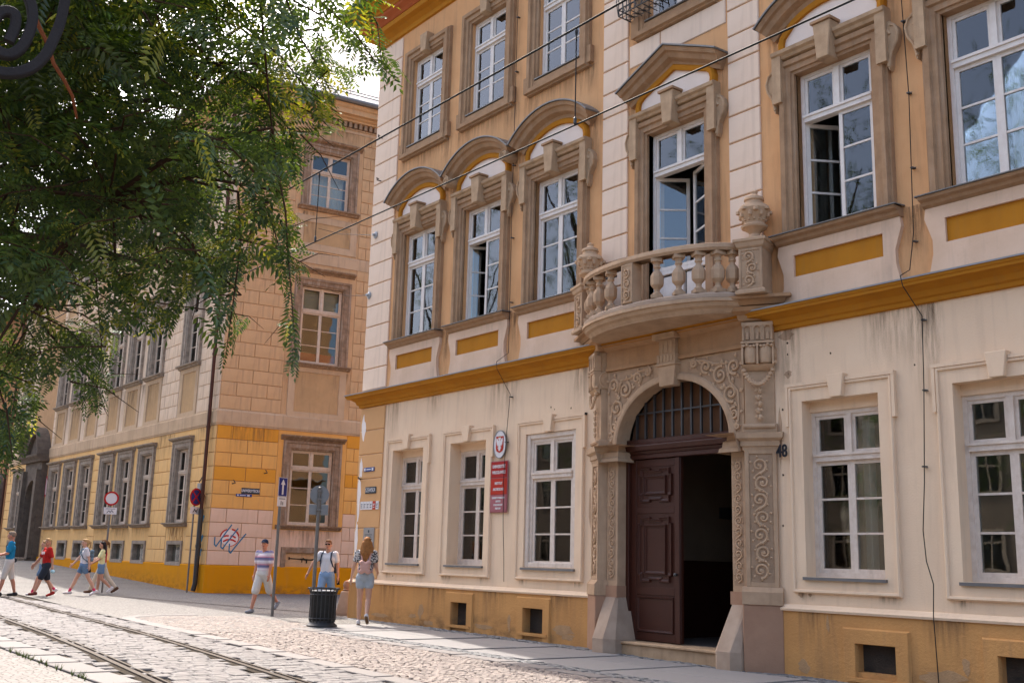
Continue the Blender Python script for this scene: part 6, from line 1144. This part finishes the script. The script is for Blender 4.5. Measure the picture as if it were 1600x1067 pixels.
def pattern_mat(name, kind):
    m, n, b = nodes_of(name); L = n.links; tc = n.nodes.new('ShaderNodeTexCoord'); rp = n.nodes.new('ShaderNodeValToRGB'); b.inputs['Roughness'].default_value = .9; cr_ = rp.color_ramp; cr_.interpolation = 'CONSTANT'
    if kind == 'stripe':
        sp = n.nodes.new('ShaderNodeSeparateXYZ'); L.new(tc.outputs['Object'], sp.inputs[0]); q = n.nodes.new('ShaderNodeMath'); q.operation = 'MULTIPLY'; q.inputs[1].default_value = 1/.172; L.new(sp.outputs['Z'], q.inputs[0]); f = n.nodes.new('ShaderNodeMath'); f.operation = 'FRACT'; L.new(q.outputs[0], f.inputs[0]); L.new(f.outputs[0], rp.inputs[0])
        cols = [(0, (.15, .14, .25)), (.26, (.50, .22, .28)), (.42, (.62, .48, .50)), (.62, (.68, .62, .64)), (.86, (.33, .30, .42))]
    else:
        v = n.nodes.new('ShaderNodeTexNoise'); v.inputs['Scale'].default_value = 34; v.inputs['Detail'].default_value = 2; L.new(tc.outputs['Object'], v.inputs['Vector']); L.new(v.outputs['Fac'], rp.inputs[0]); cols = [(0, (.05, .05, .055)), (.50, (.55, .53, .50))]
    while len(cr_.elements) < len(cols): cr_.elements.new(.5)
    for e, (p, c) in zip(cr_.elements, cols): e.position = p; e.color = (*c, 1)
    L.new(rp.outputs[0], b.inputs['Base Color']); MATS[name] = m
pattern_mat('cloth_stripes', 'stripe'); pattern_mat('cloth_spots', 'spots')
def remeshed(mb, name, material, vox, parent=None, smooth_it=3):
    me = mb.mesh(name); o = bpy.data.objects.new(name, me); COL.objects.link(o); md = o.modifiers.new('r', 'REMESH'); md.mode = 'VOXEL'; md.voxel_size = vox; ms = o.modifiers.new('s', 'SMOOTH'); ms.factor = .5; ms.iterations = smooth_it
    dg = bpy.context.evaluated_depsgraph_get(); n = bpy.data.meshes.new_from_object(o.evaluated_get(dg)); bpy.data.objects.remove(o); bpy.data.meshes.remove(me)
    for p in n.polygons: p.use_smooth = True
    n.name = name; n.materials.clear(); n.materials.append(MATS[material]); o = bpy.data.objects.new(name, n); COL.objects.link(o); o.parent = parent; return o
def rx(v, a): c, s = math.cos(a), math.sin(a); return Vector((v.x, v.y*c-v.z*s, v.y*s+v.z*c))
def person(label, loc, heading, H, skin, top, bottom, hair, legs, arms, female=False, head_turn=0., shoe='shoe_white', short=.75, sleeve=.55, hair_style='short', extras=None, lean=0., hemdrop=0., sole=None, sock=None):
    """legs/arms: ((swing, bend, ...) left, right) in degrees; forward is +y, the figure's right is +x"""
    k = H/1.75; V = lambda x, y, z: Vector((x, y, z))
    sh_w = .165 if female else .185; hip_w = .088
    J = {}
    for i, s in enumerate((-1, 1)):
        sw, kb = legs[i]; hip = V(s*hip_w, 0, .93); knee = hip+rx(V(0, 0, -.42), R(sw)); ank = knee+rx(V(0, 0, -.41), R(sw-kb)); ft = R(max(-70, min(15, (sw-kb)*.8 if sw-kb < -18 else 0)))
        J['hip', s], J['knee', s], J['ank', s] = hip, knee, ank; J['heel', s] = ank+rx(V(0, -.045, -.055), ft); J['toe', s] = ank+rx(V(s*.015, .155, -.062), ft)
    low = min(min(J['heel', s].z, J['toe', s].z) for s in (-1, 1))-.035
    for s in (-1, 1):
        sw, ab, eb = arms[0 if s < 0 else 1]; shd = V(s*sh_w, -.005, 1.425); a = rx(V(s*math.sin(R(ab)), 0, -math.cos(R(ab))), R(sw)); el = shd+a*.275; fo = rx(V(s*math.sin(R(ab*.55)), 0, -math.cos(R(ab*.55))), R(sw+eb)); wr = el+fo*.245
        J['sh', s], J['el', s], J['wr', s], J['fd', s] = shd, el, wr, fo
    ht = R(head_turn); hr = lambda v: Matrix.Rotation(ht, 3, 'Z') @ v
    def P(v):           # lean, drop to the ground, scale
        v = Vector(v)
        if v.z > .93 and lean: v = V(0, 0, .93)+rx(v-V(0, 0, .93), -R(lean))
        return (v-V(0, 0, low))*k
    def cap(mb, a, ra, b_, rb): mb.capsule(P(a), ra*k, P(b_), rb*k)
    hc = V(0, .02, 1.635)
    b = MB(); tw_ = .9 if female else 1.
    cap(b, V(-.06, 0, .95), .108, V(.06, 0, .95), .108); cap(b, V(-.035*tw_, 0, 1.0), .098, V(-.05*tw_, .005, 1.22), .108*tw_); cap(b, V(.035*tw_, 0, 1.0), .098, V(.05*tw_, .005, 1.22), .108*tw_); cap(b, V(-.07*tw_, .0, 1.30), .105*tw_, V(.07*tw_, 0, 1.30), .105*tw_); cap(b, V(-sh_w+.03, -.01, 1.415), .058, V(sh_w-.03, -.01, 1.415), .058); cap(b, V(0, -.01, 1.40), .062, V(0, .008, 1.56), .052)
    for s in (-1, 1):
        cap(b, J['hip', s], .092, J['knee', s], .055); cap(b, J['knee', s], .055, J['knee', s].lerp(J['ank', s], .35)+V(0, -.012, 0), .056); cap(b, J['knee', s].lerp(J['ank', s], .35)+V(0, -.012, 0), .055, J['ank', s], .036); cap(b, J['heel', s], .034, J['toe', s], .028)
        cap(b, J['sh', s], .055, J['el', s], .040); cap(b, J['el', s], .041, J['wr', s], .027)
        fd = J['fd', s]; pl_ = J['wr', s]+fd*.075; cap(b, J['wr', s]+fd*.01, .026, pl_, .031); side = V(0, 1, 0)-fd*fd.y; side = side.normalized()
        for q, (o_, l_) in enumerate(((-.027, .062), (-.009, .074), (.009, .07), (.027, .055))):
            a = pl_+side*o_+fd*.012; m_ = a+fd*l_*.55; e = m_+(fd*.8+V(-s*.55, 0, 0)).normalized()*l_*.5; cap(b, a, .0105, m_, .0098); cap(b, m_, .0098, e, .0085)
        a = J['wr', s]+fd*.03+side*.026; cap(b, a, .013, a+(fd*.6+side*.75).normalized()*.055, .0105)
    hb = MB(); hb.ball((0, 0, .0), (.076, .096, .112), 14); hb.ball((0, .022, -.055), (.058, .068, .062), 12); hb.ball((0, .108, -.018), (.013, .02, .024), 8); hb.ball((0, .085, .035), (.055, .02, .018), 8); hb.ball((0, .085, -.075), (.03, .02, .018), 8)
    for s in (-1, 1): hb.ball((s*.078, -.005, -.01), (.012, .022, .032), 8)
    b.add([P(hc+hr(Vector(v))) for v in hb.v], hb.f)
    body = remeshed(b, 'person', skin, .0095*k); body.location = (loc[0], loc[1], gz(loc[0])+(loc[2] if len(loc) > 2 else 0)); body.rotation_euler.z = math.atan2(heading[1], heading[0])-math.pi/2
    tag(body, label, 'person', 'people walking in the street')
    f = MB()
    for s in (-1, 1): f.ball((s*.032, .090, .012), (.014, .010, .008), 8)
    e_ = MB(); e_.add([P(hc+hr(Vector(v))) for v in f.v], f.f); part(e_, 'eyes', 'eye_dark', body, smooth=True)
    f = MB(); f.ball((0, .094, -.052), (.026, .010, .008), 8); e_ = MB(); e_.add([P(hc+hr(Vector(v))) for v in f.v], f.f); part(e_, 'mouth', 'lip', body, smooth=True)
    # shirt
    c = MB(); g = .017; hem = 1.0-hemdrop
    cap(c, V(-.062, 0, hem-.0), .106, V(.062, 0, hem-.0), .106); cap(c, V(-.045*tw_, 0, hem), .108, V(-.05*tw_, .005, 1.22), .118*tw_); cap(c, V(.045*tw_, 0, hem), .108, V(.05*tw_, .005, 1.22), .118*tw_); cap(c, V(-.07*tw_, .0, 1.30), .120*tw_, V(.07*tw_, 0, 1.30), .120*tw_); cap(c, V(-sh_w+.02, -.01, 1.415), .070, V(sh_w-.02, -.01, 1.415), .070)
    if female: cap(c, V(-.06, .065, 1.27), .062, V(.06, .065, 1.27), .062)
    for s in (-1, 1): cap(c, J['sh', s], .072, J['sh', s].lerp(J['el', s], sleeve), .068)
    sh_ = remeshed(c, 'shirt', top, .012*k, body, 2)
    # shorts, skirt or trousers
    c = MB(); cap(c, V(-.06, 0, .945), .123, V(.06, 0, .945), .123); cap(c, V(-.05, 0, 1.0), .112, V(.05, 0, 1.0), .112)
    for s in (-1, 1):
        kn = J['hip', s].lerp(J['knee', s], min(short, 1.)); cap(c, J['hip', s], .106, kn, .098 if short < .99 else .078)
        if short > 1: cap(c, J['knee', s], .076, J['knee', s].lerp(J['ank', s], min(short-1, .97)), .066)
    remeshed(c, 'trousers' if short > 1 else 'shorts', bottom, .012*k, body, 2)
    for s in (-1, 1):
        c = MB(); u = (J['toe', s]-J['heel', s]).normalized(); n_ = V(0, 0, 1)-u*u.z; cap(c, J['heel', s]+n_*.004, .044, J['heel', s].lerp(J['toe', s], .6), .044); cap(c, J['heel', s].lerp(J['toe', s], .6), .044, J['toe', s], .036); cap(c, J['heel', s]+n_*.02, .042, J['ank', s]-V(0, 0, .015), .040)
        so = remeshed(c, 'shoe', shoe[0 if s < 0 else 1] if isinstance(shoe, tuple) else shoe, .010*k, body, 1)
        if sole: c = MB(); cap(c, J['heel', s]-n_*.03, .036, J['toe', s]-n_*.022, .034); remeshed(c, 'sole', sole, .010*k, body, 1)
        if sock: c = MB(); cap(c, J['ank', s], .042, J['ank', s].lerp(J['knee', s], .18), .044); remeshed(c, 'sock', sock, .010*k, body, 1)
    # hair
    if hair_style != 'cap':
        hb = MB(); hb.ball((0, -.018, .030), (.084, .098, .096), 14)
        if hair_style != 'short': hb.ball((0, -.05, -.02), (.078, .068, .10), 12)
        hb.ball((0, .045, .085), (.066, .05, .034), 10)
        q = MB(); q.add([P(hc+hr(Vector(v))) for v in hb.v], hb.f)
        if hair_style == 'pony':
            for a, ra, c_, rb in ((V(0, -.10, .05), .030, V(0, -.155, .01), .032), (V(0, -.155, .01), .034, V(.01, -.165, -.13), .022)): q.capsule(P(hc+hr(a)), ra*k, P(hc+hr(c_)), rb*k)
        if hair_style == 'long':
            r2 = random.Random(int(H*100))
            for t in range(13): a = math.pi*(1.02+.96*t/12); p0 = V(.078*math.cos(a), .075*math.sin(a)-.012, .0); q.capsule(P(hc+hr(p0)), .032*k, P(hc+hr(V(p0.x*1.45+r2.uniform(-.03, .03), p0.y*.95-.035, -.20-.05*r2.random()))), .030*k, 8); q.capsule(P(hc+hr(V(p0.x*1.45, p0.y*.95-.03, -.18))), .030*k, P(hc+hr(V(p0.x*1.2+r2.uniform(-.03, .03), p0.y*.7-.055, -.34-.07*r2.random()))), .016*k, 8)
        remeshed(q, 'hair', hair, .009*k, body, 1)
    else:
        hb = MB(); hb.ball((0, -.012, .040), (.086, .100, .088), 14); hb.ball((0, .10, .045), (.062, .07, .012), 10); q = MB(); q.add([P(hc+hr(Vector(v))) for v in hb.v], hb.f); remeshed(q, 'cap', 'cap_navy', .009*k, body, 1)
        hb = MB(); hb.ball((0, -.03, -.005), (.081, .082, .06), 12); q = MB(); q.add([P(hc+hr(Vector(v))) for v in hb.v], hb.f); remeshed(q, 'hair', hair, .010*k, body, 1)
    bm = Matrix.Translation(body.location) @ Matrix.Rotation(body.rotation_euler.z, 4, 'Z')
    def W(v): return bm @ P(v)
    def WH(v): return bm @ P(hc+hr(Vector(v)))
    return dict(body=body, J=J, P=P, W=W, WH=WH, k=k, bm=bm, hc=hc, hr=hr)
def item(name, label, cat, mb, material, group=None, vox=None):
    o = remeshed(mb, name, material, vox, None, 1) if vox else part(mb, name, material, smooth=True); return tag(o, label, cat, group)
def phone(g, s, label):
    J = g['J']; c = J['wr', s]+J['fd', s]*.11; fd = J['fd', s]; q = MB(); q.box(-.008, .008, -.035, .035, -.075, .075, g['bm'] @ Matrix.Translation(g['P'](c)) @ fd.to_track_quat('Z', 'Y').to_matrix().to_4x4()); return item('mobile_phone', label, 'phone', q, 'phone_black', 'phones carried in hands')
def backpack(g, label, w_, d, h, z, material, straps=True):
    q = MB(); c = [(-w_/2+.03, -.17-d*.35, z), (w_/2-.03, -.17-d*.35, z), (-w_/2+.03, -.17-d*.35, z+h), (w_/2-.03, -.17-d*.35, z+h)]
    for x, y, zz in c: q.capsule(g['W'](Vector((x, y, zz))), d*.55*g['k'], g['W'](Vector((-x*.6, y, z+h*.5))), d*.6*g['k'])
    o = item('backpack', label, 'backpack', q, material, 'bags worn on backs', .011)
    if straps:
        q = MB()
        for s in (-1, 1): q.tube([g['W'](Vector((s*w_*.33, -.13, z+h))), g['W'](Vector((s*.105, -.05, 1.495))), g['W'](Vector((s*.115, .085, 1.44))), g['W'](Vector((s*.125, .135, 1.30))), g['W'](Vector((s*.15, .06, 1.16))), g['W'](Vector((s*.14, -.10, 1.05)))], .019*g['k'], 6)
        s_ = part(q, 'straps', material, o)
    return o
hd = lambda a: (math.cos(R(a)), math.sin(R(a)))
g = person('man in blue polo shirt and pale shorts holding a face mask, leftmost', (-32.35, -4.62), hd(-108), 1.78, 'skin_red', 'cloth_blue', 'cloth_light', 'hair_grey', ((14, 4), (-12, 4)), ((12, 12, 62), (18, 12, 58)), head_turn=-14, shoe='shoe_black', short=1.02, sleeve=.75, hair_style='short')
J = g['J']; q = MB(); c = J['wr', 1]+J['fd', 1]*.10; q.ball(tuple(g['W'](c-Vector((0, -.02, .06)))), (.05, .05, .075), 8); item('face_mask', 'pale blue face mask held by the man in blue', 'mask', q, 'mask_blue', 'face masks held in hands')
q = MB(); q.capsule(g['W'](Vector((.20, -.10, .98))), .07, g['W'](Vector((.20, -.02, .96))), .06); o = item('camera_bag', 'black camera bag at the hip of the man in blue', 'bag', q, 'cloth_black', None, .012); part(MB().tube([g['W'](Vector((.19, -.06, 1.02))), g['W'](Vector((.03, -.125, 1.3))), g['W'](Vector((-.09, -.03, 1.50))), g['W'](Vector((-.02, .13, 1.36))), g['W'](Vector((.15, .10, 1.08)))], .012, 5), 'strap', 'cloth_black', o)
g = person('fair haired child half hidden behind the boy in red', (-33.0, -3.55), hd(-100), 1.58, 'skin_light', 'cloth_beige', 'denim', 'hair_blond', ((20, 5), (-18, 25)), ((-15, 6, 10), (20, 6, 15)), True, 0, shoe='shoe_white', short=.6, hair_style='pony', sock='sock_pink')
g = person('boy in red T-shirt and black shorts holding a face mask', (-32.05, -3.72), hd(-88), 1.60, 'skin_tan', 'cloth_red', 'cloth_black', 'hair_blond', ((22, 4), (-14, 10)), ((-14, 14, 8), (26, 14, 10)), False, 38, shoe=('shoe_maroon', 'shoe_red'), short=.88, sleeve=.8, hemdrop=.10)
q = MB(); J = g['J']; q.ball(tuple(g['W'](J['wr', -1]+J['fd', -1]*.16)), (.06, .06, .055), 8); item('face_mask', 'pale blue face mask dangling from the hand of the boy in red', 'mask', q, 'mask_blue', 'face masks held in hands')
q = MB(); 
t_ = text('NEW', .13, 'shirt_print', 'cloth_white', g['body'], (0, 0, 0)); t_.matrix_local = Matrix.Translation(g['P'](Vector((0, .133, 1.30)))) @ Matrix.Rotation(math.pi, 4, 'Z') @ Matrix.Rotation(math.pi/2, 4, 'X')
g = person('girl in white T-shirt and denim shorts with ponytail and phone', (-33.0, -2.42), hd(-98), 1.66, 'skin_light', 'cloth_white', 'denim', 'hair_blond', ((-24, 6), (24, 2)), ((-20, 8, 12), (26, 10, 14)), True, 6, shoe='shoe_white', short=.42, sleeve=.6, hair_style='pony', sock='sock_pink')
phone(g, -1, 'dark phone in the hand of the girl in white'); backpack(g, 'small blue grey backpack on the girl in white', .22, .10, .26, 1.12, 'bag_grey')
g = person('girl in yellow top with long black hair and denim shorts', (-34.0, -1.60), hd(-105), 1.58, 'skin_tan', 'cloth_yellow', 'denim', 'hair_black', ((-6, 42), (6, 3)), ((18, 8, 40), (24, 10, 40)), True, 12, shoe='shoe_white', short=.45, sleeve=.7, hair_style='long')
phone(g, 1, 'dark phone held in front of the girl in yellow')
g = person('woman in pink red T-shirt and pale trousers behind the girl in yellow', (-35.0, -1.25), hd(-112), 1.70, 'skin_tan', 'cloth_pinkred', 'cloth_beige', 'hair_brown', ((24, 5), (-26, 14)), ((20, 8, 60), (-10, 8, 20)), True, 0, shoe='shoe_brown', short=1.9, sleeve=.6, hair_style='pony')
g = person('man in dark cap, striped T-shirt and beige cargo shorts', (-23.4, -1.22), hd(-62), 1.70, 'skin_red', 'cloth_stripes', 'cloth_light', 'hair_brown', ((-26, 24), (18, 3)), ((6, 9, 12), (-6, 9, 14)), False, 22, shoe='shoe_grey', short=.98, sleeve=.75, hair_style='cap', hemdrop=.06)
g = person('person in white V-neck T-shirt with sunglasses and backpack behind the bin', (-22.0, -.32), hd(-50), 1.70, 'skin_tan', 'cloth_white', 'denim_light', 'hair_brown', ((-16, 14), (20, 3)), ((-14, 8, 12), (10, 36, 6)), False, 10, shoe='shoe_grey', short=1.6, sleeve=.55, hemdrop=.04)
q = MB(); 
for s in (-1, 1): q.ball((s*.034, .098, .012), (.028, .012, .02), 8)
q.tube([(-.08, .0, .02), (-.06, .09, .02), (.06, .09, .02), (.08, .0, .02)], .005, 5); e_ = MB(); e_.add([g['bm'] @ g['P'](g['hc']+g['hr'](Vector(v))) for v in q.v], q.f); item('sunglasses', 'dark sunglasses on the person in white', 'sunglasses', e_, 'lens_dark')
backpack(g, 'navy backpack on the person in white', .28, .14, .36, 1.06, 'bag_navy'); phone(g, -1, 'dark phone in the hand of the person in white')
g = person('woman with long ginger hair in spotted top and grey shorts seen from behind', (-19.0, -1.08), hd(146), 1.72, 'skin_light', 'cloth_spots', 'denim_grey', 'hair_ginger', ((4, 3), (-4, 40)), ((6, 16, 10), (16, 8, 50)), True, 12, shoe='shoe_white', short=.34, sleeve=.5, hair_style='long', hemdrop=.06, sole='sole_brown')
backpack(g, 'small round pink backpack on the woman with ginger hair', .20, .10, .17, 1.06, 'bag_pink')
